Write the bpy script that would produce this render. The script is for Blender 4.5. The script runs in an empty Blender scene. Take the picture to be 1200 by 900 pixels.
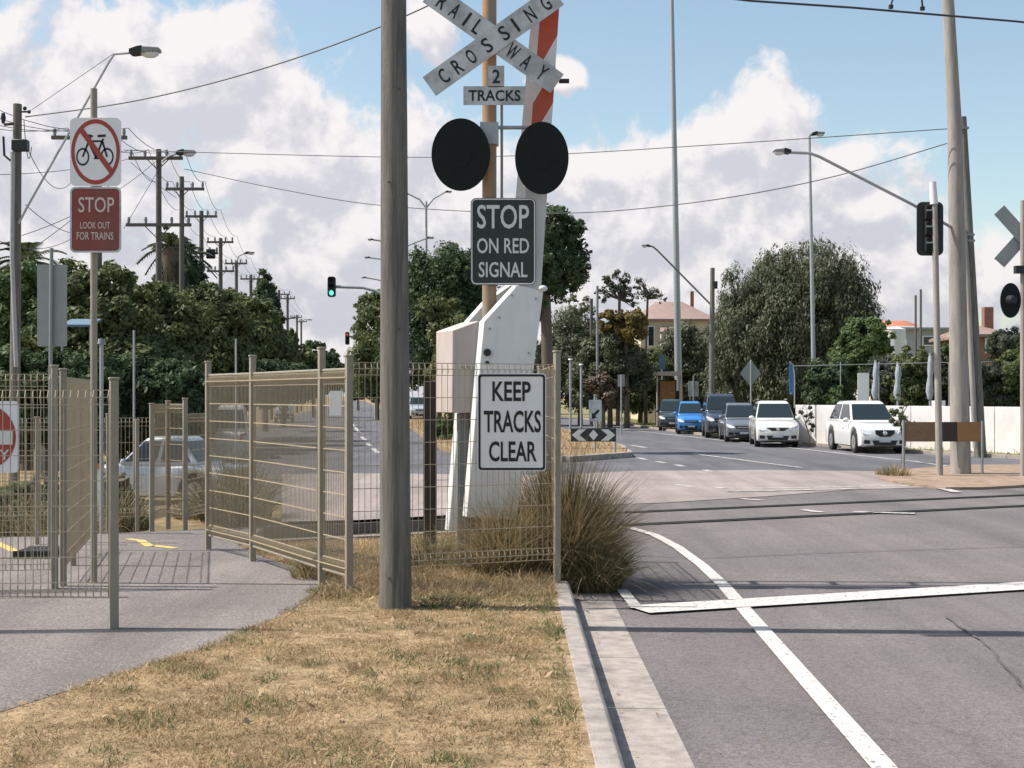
import bpy, bmesh, math, random
import numpy as np
from mathutils import Vector, Matrix

# ------------------------------------------------------------------ basics
F, HOR, EYE = 1667.0, 464.0, 1.6          # focal length in photo pixels, horizon row, eye height
sc = bpy.context.scene
COL = sc.collection
R = math.radians
rnd = random.Random(7)

# ------------------------------------------------------------------ camera
cam_d = bpy.data.cameras.new('camera')
cam = bpy.data.objects.new('camera', cam_d)
COL.objects.link(cam)
cam.location = (0, 0, EYE)
cam.rotation_euler = (R(90), 0, 0)
cam_d.sensor_width = 36.0
cam_d.lens = 36.0 * F / 1200.0
cam_d.shift_y = (HOR - 450.0) / 1200.0
cam_d.clip_start = 0.05
cam_d.clip_end = 5000
sc.camera = cam

# ------------------------------------------------------------------ sun, sky, exposure
SUN_EL, SUN_FROM = 55.0, -3.0             # elevation; the sun stands to the left, a touch ahead of the camera
sun_vec = Vector((-math.cos(R(SUN_EL)) * math.cos(R(SUN_FROM)),
                  -math.cos(R(SUN_EL)) * math.sin(R(SUN_FROM)), math.sin(R(SUN_EL))))
sd = bpy.data.lights.new('sun', 'SUN')
sd.energy = 5.0
sd.angle = R(0.5)
sd.color = (1.0, 0.945, 0.87)
sun = bpy.data.objects.new('sun', sd)
COL.objects.link(sun)
sun.rotation_euler = sun_vec.to_track_quat('Z', 'Y').to_euler()
sun.location = (-20, -5, 40)

SKY_STRENGTH, CLOUD_STRENGTH = 0.132, 0.80
sc.view_settings.view_transform = 'Standard'
sc.view_settings.look = 'None'
sc.view_settings.exposure = 0.32
sc.view_settings.gamma = 1.0
sc.view_settings.use_curve_mapping = False

world = bpy.data.worlds.new('World')
sc.world = world
world.use_nodes = True


class NT:
    """small helper to write node trees"""
    def __init__(self, tree):
        self.t = tree

    def n(self, typ, **kw):
        nd = self.t.nodes.new(typ)
        for k, v in kw.items():
            setattr(nd, k, v)
        return nd

    def put(self, sock, v):
        if hasattr(v, 'is_output') or isinstance(v, bpy.types.NodeSocket):
            self.t.links.new(v, sock)
        elif v is not None:
            sock.default_value = v

    def math(self, op, a, b=None, c=None, clamp=False):
        nd = self.n('ShaderNodeMath', operation=op, use_clamp=clamp)
        for i, v in enumerate((a, b, c)):
            if v is not None:
                self.put(nd.inputs[i], v)
        return nd.outputs[0]

    def vec(self, op, a, b=None, out=0):
        nd = self.n('ShaderNodeVectorMath', operation=op)
        self.put(nd.inputs[0], a)
        if b is not None:
            self.put(nd.inputs[1], b)
        return nd.outputs[out]

    def noise(self, v, scale, detail=5.0, rough=0.55, dim='3D', distort=0.0):
        nd = self.n('ShaderNodeTexNoise', noise_dimensions=dim)
        self.put(nd.inputs['Vector'], v)
        nd.inputs['Scale'].default_value = scale
        nd.inputs['Detail'].default_value = detail
        nd.inputs['Roughness'].default_value = rough
        nd.inputs['Distortion'].default_value = distort
        return nd.outputs[0]

    def voro(self, v, scale, feature='F1', out='Distance'):
        nd = self.n('ShaderNodeTexVoronoi', feature=feature)
        self.put(nd.inputs['Vector'], v)
        nd.inputs['Scale'].default_value = scale
        return nd.outputs[out]

    def step(self, v, lo, hi, a=0.0, b=1.0, smooth=True):
        nd = self.n('ShaderNodeMapRange', interpolation_type='SMOOTHSTEP' if smooth else 'LINEAR')
        self.put(nd.inputs['Value'], v)
        nd.inputs['From Min'].default_value = lo
        nd.inputs['From Max'].default_value = hi
        nd.inputs['To Min'].default_value = a
        nd.inputs['To Max'].default_value = b
        return nd.outputs[0]

    def mix(self, fac, a, b, blend='MIX'):
        nd = self.n('ShaderNodeMix', data_type='RGBA', blend_type=blend)
        self.put(nd.inputs[0], fac)
        for i, v in ((6, a), (7, b)):
            if isinstance(v, (tuple, list)) and len(v) == 3:
                v = (*v, 1)
            self.put(nd.inputs[i], v)
        return nd.outputs[2]


def build_world():
    t = NT(world.node_tree)
    world.node_tree.nodes.clear()
    # cloud density as a function of direction (azimuth, elevation in radians)
    g = bpy.data.node_groups.new('cloud_density', 'ShaderNodeTree')
    g.interface.new_socket('Vector', in_out='INPUT', socket_type='NodeSocketVector')
    g.interface.new_socket('Density', in_out='OUTPUT', socket_type='NodeSocketFloat')
    q = NT(g)
    gi = q.n('NodeGroupInput')
    go = q.n('NodeGroupOutput')
    v = gi.outputs[0]
    wob = q.n('ShaderNodeTexNoise', noise_dimensions='2D')
    q.put(wob.inputs['Vector'], v)
    wob.inputs['Scale'].default_value = 11.0
    wob.inputs['Detail'].default_value = 3.0
    off = q.vec('MULTIPLY', q.vec('SUBTRACT', wob.outputs['Color'], (0.5, 0.5, 0.5)), (0.035, 0.035, 0))
    vv = q.vec('ADD', v, off)
    # cumulus masses seen low over the road: azimuth, elevation, half sizes (degrees)
    D = []
    def px(cx, cy, rx, ry):
        D.append(((cx - 600) / F, (HOR - cy) / F, rx / F, ry / F))
    px(30, 175, 150, 140); px(150, 120, 130, 125); px(255, 90, 85, 90); px(330, 190, 130, 110)
    px(120, 330, 260, 150); px(420, 290, 190, 165); px(470, 200, 75, 85); px(505, 50, 50, 42)
    px(620, 300, 190, 130); px(700, 210, 130, 70); px(800, 260, 150, 100); px(893, 165, 62, 68)
    px(925, 250, 130, 85); px(860, 330, 200, 90); px(1020, 330, 140, 70); px(1170, 320, 110, 55)
    px(648, 100, 34, 26); px(-140, 220, 180, 190); px(1340, 260, 120, 80)
    px(600, 440, 900, 110)
    acc = None
    for cx, cy, rx, ry in D:
        dv = q.vec('MULTIPLY', q.vec('SUBTRACT', vv, (cx, cy, 0)), (1 / rx, 1 / ry, 0))
        ln = q.vec('LENGTH', dv, out=1)
        b = q.math('SUBTRACT', 1.0, ln)
        acc = b if acc is None else q.math('SMOOTH_MAX', acc, b, 0.25)
    n1 = q.noise(vv, 26.0, 8.0, 0.58, '2D')
    n2 = q.noise(vv, 9.0, 3.0, 0.5, '2D')
    # scattered cloud in the rest of the sky
    n3 = q.noise(v, 2.4, 5.0, 0.55, '2D')
    rest = q.math('SUBTRACT', q.math('MULTIPLY', n3, 2.0), 1.8)
    acc = q.math('MINIMUM', q.math('MAXIMUM', acc, -1.2), 0.62)
    az = q.n('ShaderNodeSeparateXYZ')
    q.put(az.inputs[0], v)
    away = q.step(q.math('ABSOLUTE', az.outputs[0]), 0.42, 0.6)
    mixd = q.n('ShaderNodeMix', data_type='FLOAT')
    q.put(mixd.inputs[0], away); q.put(mixd.inputs[2], acc); q.put(mixd.inputs[3], rest)
    d = q.math('ADD', mixd.outputs[0], q.math('MULTIPLY', q.math('SUBTRACT', n1, 0.5), 1.5))
    d = q.math('ADD', d, q.math('MULTIPLY', q.math('SUBTRACT', n2, 0.5), 0.75))
    q.put(go.inputs[0], d)

    tc = t.n('ShaderNodeTexCoord')
    sp = t.n('ShaderNodeSeparateXYZ')
    t.put(sp.inputs[0], tc.outputs['Generated'])
    x, y, z = sp.outputs
    azm = t.math('ARCTAN2', x, y)
    hyp = t.math('SQRT', t.math('ADD', t.math('MULTIPLY', x, x), t.math('MULTIPLY', y, y)))
    el = t.math('ARCTAN2', z, hyp)
    cv = t.n('ShaderNodeCombineXYZ')
    t.put(cv.inputs[0], azm); t.put(cv.inputs[1], el)
    def dens(vec):
        nd = t.n('ShaderNodeGroup'); nd.node_tree = g
        t.put(nd.inputs[0], vec)
        return nd.outputs[0]
    d0 = dens(cv.outputs[0])
    d1 = dens(t.vec('ADD', cv.outputs[0], (-0.007, 0.020, 0)))
    mask = t.step(d0, -0.10, 0.30)
    lit = t.step(t.math('SUBTRACT', d0, d1), -0.22, 0.40)
    up = t.step(el, 0.02, 0.22)
    lit = t.math('ADD', t.math('MULTIPLY', lit, 0.78), t.math('MULTIPLY', up, 0.17), clamp=True)
    ccol = t.mix(lit, (0.60, 0.605, 0.68), (1.0, 0.95, 0.94))
    sky = t.n('ShaderNodeTexSky', sky_type='NISHITA')
    sky.sun_disc = False
    sky.sun_elevation = R(SUN_EL)
    sky.sun_rotation = math.atan2(sun_vec.x, sun_vec.y) % (2 * math.pi)
    sky.air_density = 1.0; sky.dust_density = 1.2; sky.ozone_density = 1.0
    bg1 = t.n('ShaderNodeBackground'); bg1.inputs[1].default_value = SKY_STRENGTH
    t.put(bg1.inputs[0], t.mix(1.0, sky.outputs[0], (1.16, 1.13, 1.0), 'MULTIPLY'))
    bg2 = t.n('ShaderNodeBackground'); bg2.inputs[1].default_value = CLOUD_STRENGTH
    t.put(bg2.inputs[0], ccol)
    ms = t.n('ShaderNodeMixShader')
    t.put(ms.inputs[0], t.math('MULTIPLY', mask, 0.95)); t.put(ms.inputs[1], bg1.outputs[0]); t.put(ms.inputs[2], bg2.outputs[0])
    out = t.n('ShaderNodeOutputWorld')
    t.put(out.inputs[0], ms.outputs[0])


build_world()

# ------------------------------------------------------------------ materials
MATS = {}


def mat(name, color, rough=0.6, metal=0.0, vary=0.0, scale=6.0, bump=0.0, bscale=60.0, color2=None, fac=(0.4, 0.65),
        emit=None, spec=None, stretch=(1, 1, 1), coat=0.0, transl=0.0, island=0.0, c2scale=None):
    """Principled material with noise-driven colour change, optional second colour in patches, bump."""
    if name in MATS:
        return MATS[name]
    m = bpy.data.materials.new(name)
    m.use_nodes = True
    t = NT(m.node_tree)
    p = m.node_tree.nodes['Principled BSDF']
    tc = t.n('ShaderNodeTexCoord')
    mp = t.n('ShaderNodeMapping')
    mp.inputs['Scale'].default_value = stretch
    t.put(mp.inputs[0], tc.outputs['Object'])
    v = mp.outputs[0]
    c = (*color, 1)
    col = None
    if color2 is not None:
        f = t.step(t.noise(v, c2scale or scale, 6, 0.6), fac[0], fac[1])
        col = t.mix(f, c, (*color2, 1))
    if vary:
        nz = t.step(t.noise(v, scale * 2.3, 5, 0.6), 0.25, 0.75, 1 - vary, 1 + vary, False)
        cc = t.n('ShaderNodeCombineColor')
        for i in range(3):
            t.put(cc.inputs[i], nz)
        col = t.mix(1.0, col if col is not None else c, cc.outputs[0], 'MULTIPLY')
    if island:
        ge = t.n('ShaderNodeNewGeometry')
        iz = t.step(ge.outputs['Random Per Island'], 0, 1, 1 - island, 1 + island, False)
        cc = t.n('ShaderNodeCombineColor')
        for i in range(3):
            t.put(cc.inputs[i], iz)
        col = t.mix(1.0, col if col is not None else c, cc.outputs[0], 'MULTIPLY')
    if col is not None:
        t.put(p.inputs['Base Color'], col)
    else:
        p.inputs['Base Color'].default_value = c
    p.inputs['Roughness'].default_value = rough
    p.inputs['Metallic'].default_value = metal
    if spec is not None:
        p.inputs['Specular IOR Level'].default_value = spec
    if coat:
        p.inputs['Coat Weight'].default_value = coat
        p.inputs['Coat Roughness'].default_value = 0.06
    if bump:
        b = t.n('ShaderNodeBump')
        b.inputs['Strength'].default_value = bump
        b.inputs['Distance'].default_value = 0.02
        t.put(b.inputs['Height'], t.noise(v, bscale, 4, 0.65))
        t.put(p.inputs['Normal'], b.outputs[0])
    if emit:
        p.inputs['Emission Color'].default_value = (*emit[:3], 1)
        p.inputs['Emission Strength'].default_value = emit[3]
    if transl:
        out = [n for n in m.node_tree.nodes if n.type == 'OUTPUT_MATERIAL'][0]
        tr = t.n('ShaderNodeBsdfTranslucent')
        if col is not None:
            t.put(tr.inputs[0], col)
        else:
            tr.inputs[0].default_value = c
        ms = t.n('ShaderNodeMixShader')
        ms.inputs[0].default_value = transl
        t.put(ms.inputs[1], p.outputs[0]); t.put(ms.inputs[2], tr.outputs[0])
        t.put(out.inputs[0], ms.outputs[0])
    MATS[name] = m
    return m


def asphalt(name, base, patch, speck=0.35, lanes=(1.6, 0.16, 1), cracks=True):
    m = bpy.data.materials.new(name)
    m.use_nodes = True
    t = NT(m.node_tree)
    p = m.node_tree.nodes['Principled BSDF']
    tc = t.n('ShaderNodeTexCoord')
    v = tc.outputs['Object']
    big = t.step(t.noise(v, 0.35, 5, 0.6), 0.35, 0.65)
    col = t.mix(big, base, patch)
    mp = t.n('ShaderNodeMapping')
    mp.inputs['Scale'].default_value = lanes
    t.put(mp.inputs[0], v)
    streak = t.step(t.noise(mp.outputs[0], 1.0, 5, 0.6), 0.3, 0.7, 0.76, 1.20, False)
    fine = t.step(t.noise(v, 120.0, 3, 0.7), 0.25, 0.75, 1 - speck, 1 + speck, False)
    mid = t.step(t.noise(v, 14.0, 4, 0.7), 0.25, 0.75, 0.88, 1.12, False)
    k = t.math('MULTIPLY', t.math('MULTIPLY', fine, mid), streak)
    cell = t.voro(v, 75.0)
    stone = t.step(cell, 0.10, 0.2, 1.45, 1.0)
    k = t.math('MULTIPLY', k, stone)
    grit = t.step(t.noise(v, 42.0, 2, 0.8), 0.3, 0.7, 1 - speck * 0.42, 1 + speck * 0.5, False)
    k = t.math('MULTIPLY', k, grit)
    blot = t.step(t.noise(v, 1.1, 7, 0.72), 0.56, 0.70, 1.0, 0.80)
    k = t.math('MULTIPLY', k, blot)
    if cracks:
        ed = t.voro(t.vec('ADD', v, t.vec('MULTIPLY', t.noise(v, 1.5, 4, 0.7), (0.8, 0.8, 0.8))), 0.33, 'DISTANCE_TO_EDGE')
        k = t.math('MULTIPLY', k, t.step(ed, 0.001, 0.007, 0.84, 1.0))
    cc = t.n('ShaderNodeCombineColor')
    for i in range(3):
        t.put(cc.inputs[i], k)
    t.put(p.inputs['Base Color'], t.mix(1.0, col, cc.outputs[0], 'MULTIPLY'))
    p.inputs['Roughness'].default_value = 0.85
    p.inputs['Specular IOR Level'].default_value = 0.3
    b = t.n('ShaderNodeBump')
    b.inputs['Strength'].default_value = 0.5
    b.inputs['Distance'].default_value = 0.008
    t.put(b.inputs['Height'], t.noise(v, 160.0, 3, 0.7))
    t.put(p.inputs['Normal'], b.outputs[0])
    MATS[name] = m
    return m


def leaf_mat(name, c1, c2, transl=0.33, sc_=0.6):
    """foliage: two leaf colours mixed in clumps and per leaf"""
    m = bpy.data.materials.new(name)
    m.use_nodes = True
    t = NT(m.node_tree)
    p = m.node_tree.nodes['Principled BSDF']
    out = [n for n in m.node_tree.nodes if n.type == 'OUTPUT_MATERIAL'][0]
    tc = t.n('ShaderNodeTexCoord')
    ge = t.n('ShaderNodeNewGeometry')
    f = t.math('ADD', t.math('MULTIPLY', t.step(t.noise(tc.outputs['Object'], sc_, 3, 0.5), 0.35, 0.65), 0.6),
               t.math('MULTIPLY', ge.outputs['Random Per Island'], 0.5), clamp=True)
    col = t.mix(f, c1, c2)
    t.put(p.inputs['Base Color'], col)
    p.inputs['Roughness'].default_value = 0.55
    p.inputs['Specular IOR Level'].default_value = 0.25
    tr = t.n('ShaderNodeBsdfTranslucent')
    t.put(tr.inputs[0], col)
    ms = t.n('ShaderNodeMixShader')
    ms.inputs[0].default_value = transl
    t.put(ms.inputs[1], p.outputs[0]); t.put(ms.inputs[2], tr.outputs[0])
    t.put(out.inputs[0], ms.outputs[0])
    MATS[name] = m
    return m


asphalt('asphalt_near', (0.170, 0.148, 0.142), (0.136, 0.121, 0.121), 0.75, (1.25, 0.05, 1))
asphalt('asphalt_far', (0.128, 0.124, 0.134), (0.106, 0.105, 0.116), 0.35)
asphalt('asphalt_path', (0.208, 0.180, 0.169), (0.165, 0.146, 0.138), 0.8)
asphalt('dusty_seal', (0.318, 0.266, 0.243), (0.265, 0.224, 0.207), 0.4)
asphalt('wire_shadow_asphalt', (0.118, 0.106, 0.105), (0.10, 0.092, 0.094), 0.4)  # darker asphalt colour for the painted wire shadows
mat('soil', (0.30, 0.22, 0.13), 0.95, vary=0.25, scale=2.0, bump=0.6, bscale=40, color2=(0.20, 0.16, 0.09), spec=0.1)
mat('verge_soil', (0.39, 0.285, 0.175), 0.95, vary=0.35, scale=5.0, bump=0.8, bscale=50, color2=(0.235, 0.17, 0.095), fac=(0.40, 0.62), spec=0.1)
mat('red_dirt', (0.34, 0.245, 0.195), 0.95, vary=0.25, scale=2.0, bump=0.6, bscale=30, color2=(0.25, 0.19, 0.13), spec=0.1)
mat('ballast', (0.30, 0.25, 0.22), 0.95, vary=0.5, scale=9.0, bump=1.0, bscale=22, spec=0.1)
mat('concrete', (0.345, 0.30, 0.268), 0.9, vary=0.30, scale=4.0, bump=0.35, bscale=70, color2=(0.245, 0.212, 0.19), fac=(0.46, 0.70))
mat('dark_joint', (0.022, 0.02, 0.02), 0.95)
mat('road_paint', (0.56, 0.52, 0.485), 0.75, vary=0.16, scale=5.0, color2=(0.20, 0.178, 0.168), fac=(0.585, 0.635), c2scale=22.0)
mat('worn_paint', (0.50, 0.47, 0.45), 0.8, vary=0.15, scale=5.0, color2=(0.22, 0.20, 0.19), fac=(0.45, 0.65), c2scale=7.0)
mat('yellow_paint', (0.60, 0.42, 0.13), 0.8, vary=0.15, scale=4.0, color2=(0.30, 0.24, 0.15), fac=(0.55, 0.75))
mat('rail_steel', (0.10, 0.085, 0.08), 0.55, 0.3, vary=0.2, scale=3.0)
mat('fence_paint', (0.285, 0.25, 0.195), 0.55, vary=0.15, scale=4.0, color2=(0.20, 0.13, 0.08), fac=(0.62, 0.78))
mat('fence_wire', (0.42, 0.345, 0.235), 0.55, vary=0.12, scale=5.0)
mat('pole_wood', (0.205, 0.190, 0.165), 0.9, vary=0.22, scale=3.0, bump=0.7, bscale=30, color2=(0.125, 0.118, 0.105), stretch=(9, 9, 0.5))
mat('pole_wood_far', (0.13, 0.115, 0.10), 0.9, vary=0.2, scale=3.0, bump=0.4, bscale=20, stretch=(6, 6, 0.5))
mat('dark_timber', (0.055, 0.042, 0.035), 0.85, vary=0.3, scale=4.0, bump=0.5, bscale=30, stretch=(6, 6, 0.6))
mat('concrete_pole', (0.36, 0.325, 0.285), 0.9, vary=0.1, scale=3.0, bump=0.25, bscale=60, color2=(0.28, 0.255, 0.23), stretch=(3, 3, 0.4))
mat('galv', (0.36, 0.37, 0.38), 0.5, 0.25, vary=0.12, scale=4.0)
mat('galv_dull', (0.25, 0.265, 0.27), 0.6, 0.15, vary=0.12, scale=4.0)
mat('mast_paint', (0.36, 0.205, 0.10), 0.6, vary=0.12, scale=3.0, color2=(0.26, 0.235, 0.19), fac=(0.45, 0.6), stretch=(3, 3, 0.8))
mat('sign_white', (0.80, 0.80, 0.80), 0.5, vary=0.06, scale=3.0)
mat('sign_grey', (0.57, 0.585, 0.59), 0.55, vary=0.10, scale=4.0, color2=(0.36, 0.37, 0.37))
mat('sign_black', (0.022, 0.028, 0.028), 0.5, vary=0.2, scale=4)
mat('lettering_black', (0.012, 0.012, 0.014), 0.6)
mat('lettering_white', (0.66, 0.67, 0.65), 0.5)
mat('sign_red', (0.24, 0.045, 0.035), 0.55, vary=0.12, scale=3.0, color2=(0.20, 0.06, 0.045))
mat('sign_red_ring', (0.36, 0.05, 0.035), 0.5, vary=0.1, scale=3.0)
mat('sign_letter_pink', (0.62, 0.50, 0.45), 0.6)
mat('sign_back', (0.30, 0.315, 0.31), 0.5, 0.2, vary=0.1, scale=3.0)
mat('disc_black', (0.008, 0.011, 0.010), 0.95, vary=0.2, scale=5)
mat('white_paint', (0.74, 0.735, 0.72), 0.5, vary=0.08, scale=3.0, color2=(0.50, 0.44, 0.36), fac=(0.60, 0.82), bump=0.06, bscale=40, stretch=(1.5, 1.5, 0.45))
mat('cream_paint', (0.52, 0.44, 0.40), 0.55, vary=0.1, scale=3.0, color2=(0.30, 0.225, 0.17), fac=(0.56, 0.78), stretch=(2, 2, 0.4), bump=0.05)
mat('boom_red', (0.50, 0.075, 0.03), 0.45, vary=0.08, scale=3.0)
mat('black_plastic', (0.015, 0.016, 0.017), 0.5)
mat('lens_dark', (0.010, 0.008, 0.008), 0.7, spec=0.2)
mat('green_lens', (0.05, 0.6, 0.4), 0.3, emit=(0.12, 0.9, 0.6, 1.6))
mat('red_lens', (0.35, 0.06, 0.05), 0.3, emit=(0.6, 0.08, 0.07, 0.5))
mat('lamp_glass', (0.62, 0.66, 0.68), 0.15)
mat('wire_black', (0.045, 0.045, 0.05), 0.6)
mat('wall_white', (0.70, 0.68, 0.67), 0.8, vary=0.06, scale=1.0, color2=(0.62, 0.59, 0.57), bump=0.1, bscale=30)
mat('brown_board', (0.23, 0.145, 0.085), 0.85, vary=0.15, scale=4.0, bump=0.4, bscale=25, color2=(0.17, 0.12, 0.08), stretch=(1, 1, 4))
mat('glass_dark', (0.02, 0.03, 0.035), 0.06, spec=0.6)
mat('tyre', (0.022, 0.022, 0.023), 0.85)
mat('rim', (0.45, 0.45, 0.46), 0.35, 0.6)
mat('chrome', (0.75, 0.75, 0.76), 0.2, 0.9)
mat('headlight', (0.72, 0.74, 0.76), 0.1, coat=1.0)
mat('tail_red', (0.40, 0.03, 0.02), 0.2, coat=0.8)
mat('amber', (0.5, 0.16, 0.02), 0.2, coat=0.8)
mat('bark', (0.13, 0.10, 0.075), 0.95, vary=0.3, scale=2.0, bump=0.6, bscale=15, stretch=(4, 4, 0.6))
mat('bark_pale', (0.36, 0.33, 0.30), 0.9, vary=0.2, scale=2.0, stretch=(3, 3, 0.8))
mat('roof_brown', (0.29, 0.20, 0.17), 0.85, vary=0.15, scale=1.0, bump=0.3, bscale=8)
mat('roof_orange', (0.52, 0.17, 0.085), 0.85, vary=0.12, scale=1.0, bump=0.3, bscale=6)
mat('roof_grey', (0.33, 0.34, 0.35), 0.7, vary=0.1, scale=0.8)
mat('wall_cream', (0.62, 0.53, 0.38), 0.85, vary=0.08, scale=0.6)
mat('wall_grey', (0.40, 0.41, 0.42), 0.8, vary=0.08, scale=0.6)
mat('brick', (0.27, 0.13, 0.09), 0.9, vary=0.2, scale=3.0)
mat('tank_white', (0.74, 0.73, 0.70), 0.6, vary=0.04)
mat('blue_awning', (0.13, 0.19, 0.26), 0.7, vary=0.1)
mat('poster_brown', (0.30, 0.135, 0.045), 0.4, vary=0.25, scale=3.0, color2=(0.36, 0.30, 0.26), fac=(0.55, 0.65))
mat('orange_board', (0.30, 0.165, 0.075), 0.85, vary=0.15, scale=4.0, bump=0.4, bscale=25, stretch=(1, 1, 4))
mat('fabric_pale', (0.40, 0.43, 0.47), 0.9, vary=0.15, scale=4.0, color2=(0.28, 0.29, 0.32), stretch=(3, 3, 0.7))
mat('banner_blue', (0.06, 0.16, 0.34), 0.7, color2=(0.50, 0.54, 0.60), fac=(0.58, 0.66), c2scale=2.0)
leaf_mat('leaf_dark', (0.044, 0.072, 0.034), (0.098, 0.138, 0.060))
leaf_mat('leaf_mid', (0.060, 0.088, 0.034), (0.165, 0.188, 0.074))
leaf_mat('leaf_light', (0.070, 0.115, 0.035), (0.15, 0.20, 0.075))
leaf_mat('leaf_olive', (0.080, 0.096, 0.054), (0.170, 0.178, 0.112))
leaf_mat('leaf_grey', (0.058, 0.074, 0.052), (0.105, 0.120, 0.088))
leaf_mat('leaf_yellow', (0.22, 0.15, 0.03), (0.16, 0.13, 0.05))
leaf_mat('leaf_palm', (0.035, 0.055, 0.025), (0.09, 0.10, 0.05))
leaf_mat('grass_straw', (0.25, 0.165, 0.082), (0.56, 0.41, 0.235), 0.3, 2.2)
leaf_mat('grass_green', (0.075, 0.105, 0.035), (0.20, 0.205, 0.085), 0.3, 1.2)
leaf_mat('tuft_tan', (0.22, 0.165, 0.088), (0.50, 0.375, 0.215), 0.3, 2.0)
leaf_mat('tuft_green', (0.050, 0.060, 0.026), (0.135, 0.130, 0.060), 0.2, 2.0)
leaf_mat('litter', (0.20, 0.12, 0.07), (0.42, 0.29, 0.18), 0.1, 3.0)
M = MATS


def paint(name, c):
    return mat('car_paint_' + name, c, 0.35, coat=1.0, vary=0.02)


# ------------------------------------------------------------------ geometry helpers
def X(px, d):
    return (px - 600.0) / F * d


def Z(py, d):
    return EYE - (py - HOR) / F * d


def P(px, py, d):
    return Vector((X(px, d), d, Z(py, d)))


def G(px, py, z=0.0):
    d = F * (EYE - z) / (py - HOR)
    return Vector((X(px, d), d, z))


def S(n, d):
    return n * d / F


def root_loc(o):
    v = Vector((0, 0, 0))
    while o is not None:
        v = v + o.location
        o = o.parent
    return v


class MB:
    def __init__(self):
        self.v = []
        self.f = []
        self.smooth = []

    def add(self, verts, faces, smooth=False):
        b = len(self.v)
        self.v += [tuple(p) for p in verts]
        self.f += [tuple(b + i for i in f) for f in faces]
        self.smooth += [smooth] * len(faces)
        return self

    def box(self, c, s, rot=None):
        hx, hy, hz = s[0] / 2, s[1] / 2, s[2] / 2
        vs = [Vector((x, y, z)) for z in (-hz, hz) for y in (-hy, hy) for x in (-hx, hx)]
        if rot is not None:
            vs = [rot @ p for p in vs]
        c = Vector(c)
        return self.add([p + c for p in vs], [(0, 2, 3, 1), (4, 5, 7, 6), (0, 1, 5, 4), (2, 6, 7, 3), (0, 4, 6, 2), (1, 3, 7, 5)])

    def tube(self, pts, radii, seg=8, caps=True):
        pts = [Vector(p) for p in pts]
        if not isinstance(radii, (list, tuple)):
            radii = [radii] * len(pts)
        vs = []
        ref = None
        for i, p in enumerate(pts):
            a = pts[max(i - 1, 0)]
            b = pts[min(i + 1, len(pts) - 1)]
            t = (b - a).normalized()
            if ref is None:
                ref = Vector((1, 0, 0)) if abs(t.x) < 0.9 else Vector((0, 1, 0))
            u = (ref - t * ref.dot(t)).normalized()
            ref = u
            w = t.cross(u)
            for k in range(seg):
                an = 2 * math.pi * (k + 0.5) / seg
                vs.append(p + (u * math.cos(an) + w * math.sin(an)) * radii[i])
        fs = []
        for i in range(len(pts) - 1):
            for k in range(seg):
                k2 = (k + 1) % seg
                fs.append((i * seg + k, i * seg + k2, (i + 1) * seg + k2, (i + 1) * seg + k))
        if caps:
            fs.append(tuple(reversed(range(seg))))
            fs.append(tuple(range((len(pts) - 1) * seg, len(pts) * seg)))
        return self.add(vs, fs, seg > 4)

    def prism(self, poly, off):
        """polygon (list of 3D points) extruded by vector off"""
        off = Vector(off)
        n = len(poly)
        vs = [Vector(p) for p in poly] + [Vector(p) + off for p in poly]
        fs = [tuple(range(n)), tuple(reversed(range(n, 2 * n)))]
        for i in range(n):
            j = (i + 1) % n
            fs.append((i, n + i, n + j, j))
        return self.add(vs, fs)

    def flat(self, poly):
        return self.add(poly, [tuple(range(len(poly)))])

    def ball(self, c, r, seg=10, rings=6):
        c = Vector(c)
        r = Vector(r) if not isinstance(r, (int, float)) else Vector((r, r, r))
        vs = [c + Vector((0, 0, r.z))]
        for i in range(1, rings):
            th = math.pi * i / rings
            for k in range(seg):
                ph = 2 * math.pi * k / seg
                vs.append(c + Vector((r.x * math.sin(th) * math.cos(ph), r.y * math.sin(th) * math.sin(ph), r.z * math.cos(th))))
        vs.append(c - Vector((0, 0, r.z)))
        fs = [(0, 1 + k, 1 + (k + 1) % seg) for k in range(seg)]
        for i in range(rings - 2):
            for k in range(seg):
                a, b = 1 + i * seg + k, 1 + i * seg + (k + 1) % seg
                fs.append((a, a + seg, b + seg, b))
        l = len(vs) - 1
        s = 1 + (rings - 2) * seg
        fs += [(l, s + (k + 1) % seg, s + k) for k in range(seg)]
        return self.add(vs, fs, True)

    def build(self, name, m, parent=None, local=False, bevel=0.0, fix=True):
        me = bpy.data.meshes.new(name)
        off = Vector((0, 0, 0)) if (parent is None or local) else root_loc(parent)
        me.from_pydata([(p[0] - off.x, p[1] - off.y, p[2] - off.z) for p in self.v], [], self.f)
        me.polygons.foreach_set('use_smooth', self.smooth)
        if fix:
            bm = bmesh.new()
            bm.from_mesh(me)
            bmesh.ops.recalc_face_normals(bm, faces=bm.faces)
            bm.to_mesh(me)
            bm.free()
        me.materials.append(m)
        me.update()
        try:
            me.set_sharp_from_angle(angle=R(50))
        except Exception:
            pass
        o = bpy.data.objects.new(name, me)
        COL.objects.link(o)
        if parent is not None:
            o.parent = parent
        if bevel:
            b = o.modifiers.new('bevel', 'BEVEL')
            b.width = bevel
            b.segments = 2
            b.limit_method = 'ANGLE'
            b.angle_limit = R(40)
        return o


def tag(o, label=None, cat=None, group=None, kind=None):
    if label:
        o['label'] = label
    if cat:
        o['category'] = cat
    if group:
        o['group'] = group
    if kind:
        o['kind'] = kind
    return o


def thing(name, loc, label, cat, group=None):
    o = bpy.data.objects.new(name, None)
    o.empty_display_size = 0.2
    COL.objects.link(o)
    o.location = loc
    return tag(o, label, cat, group)


def struct(mb, name, m, kind='structure', **kw):
    o = mb.build(name, m, **kw)
    o['kind'] = kind
    return o


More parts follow.
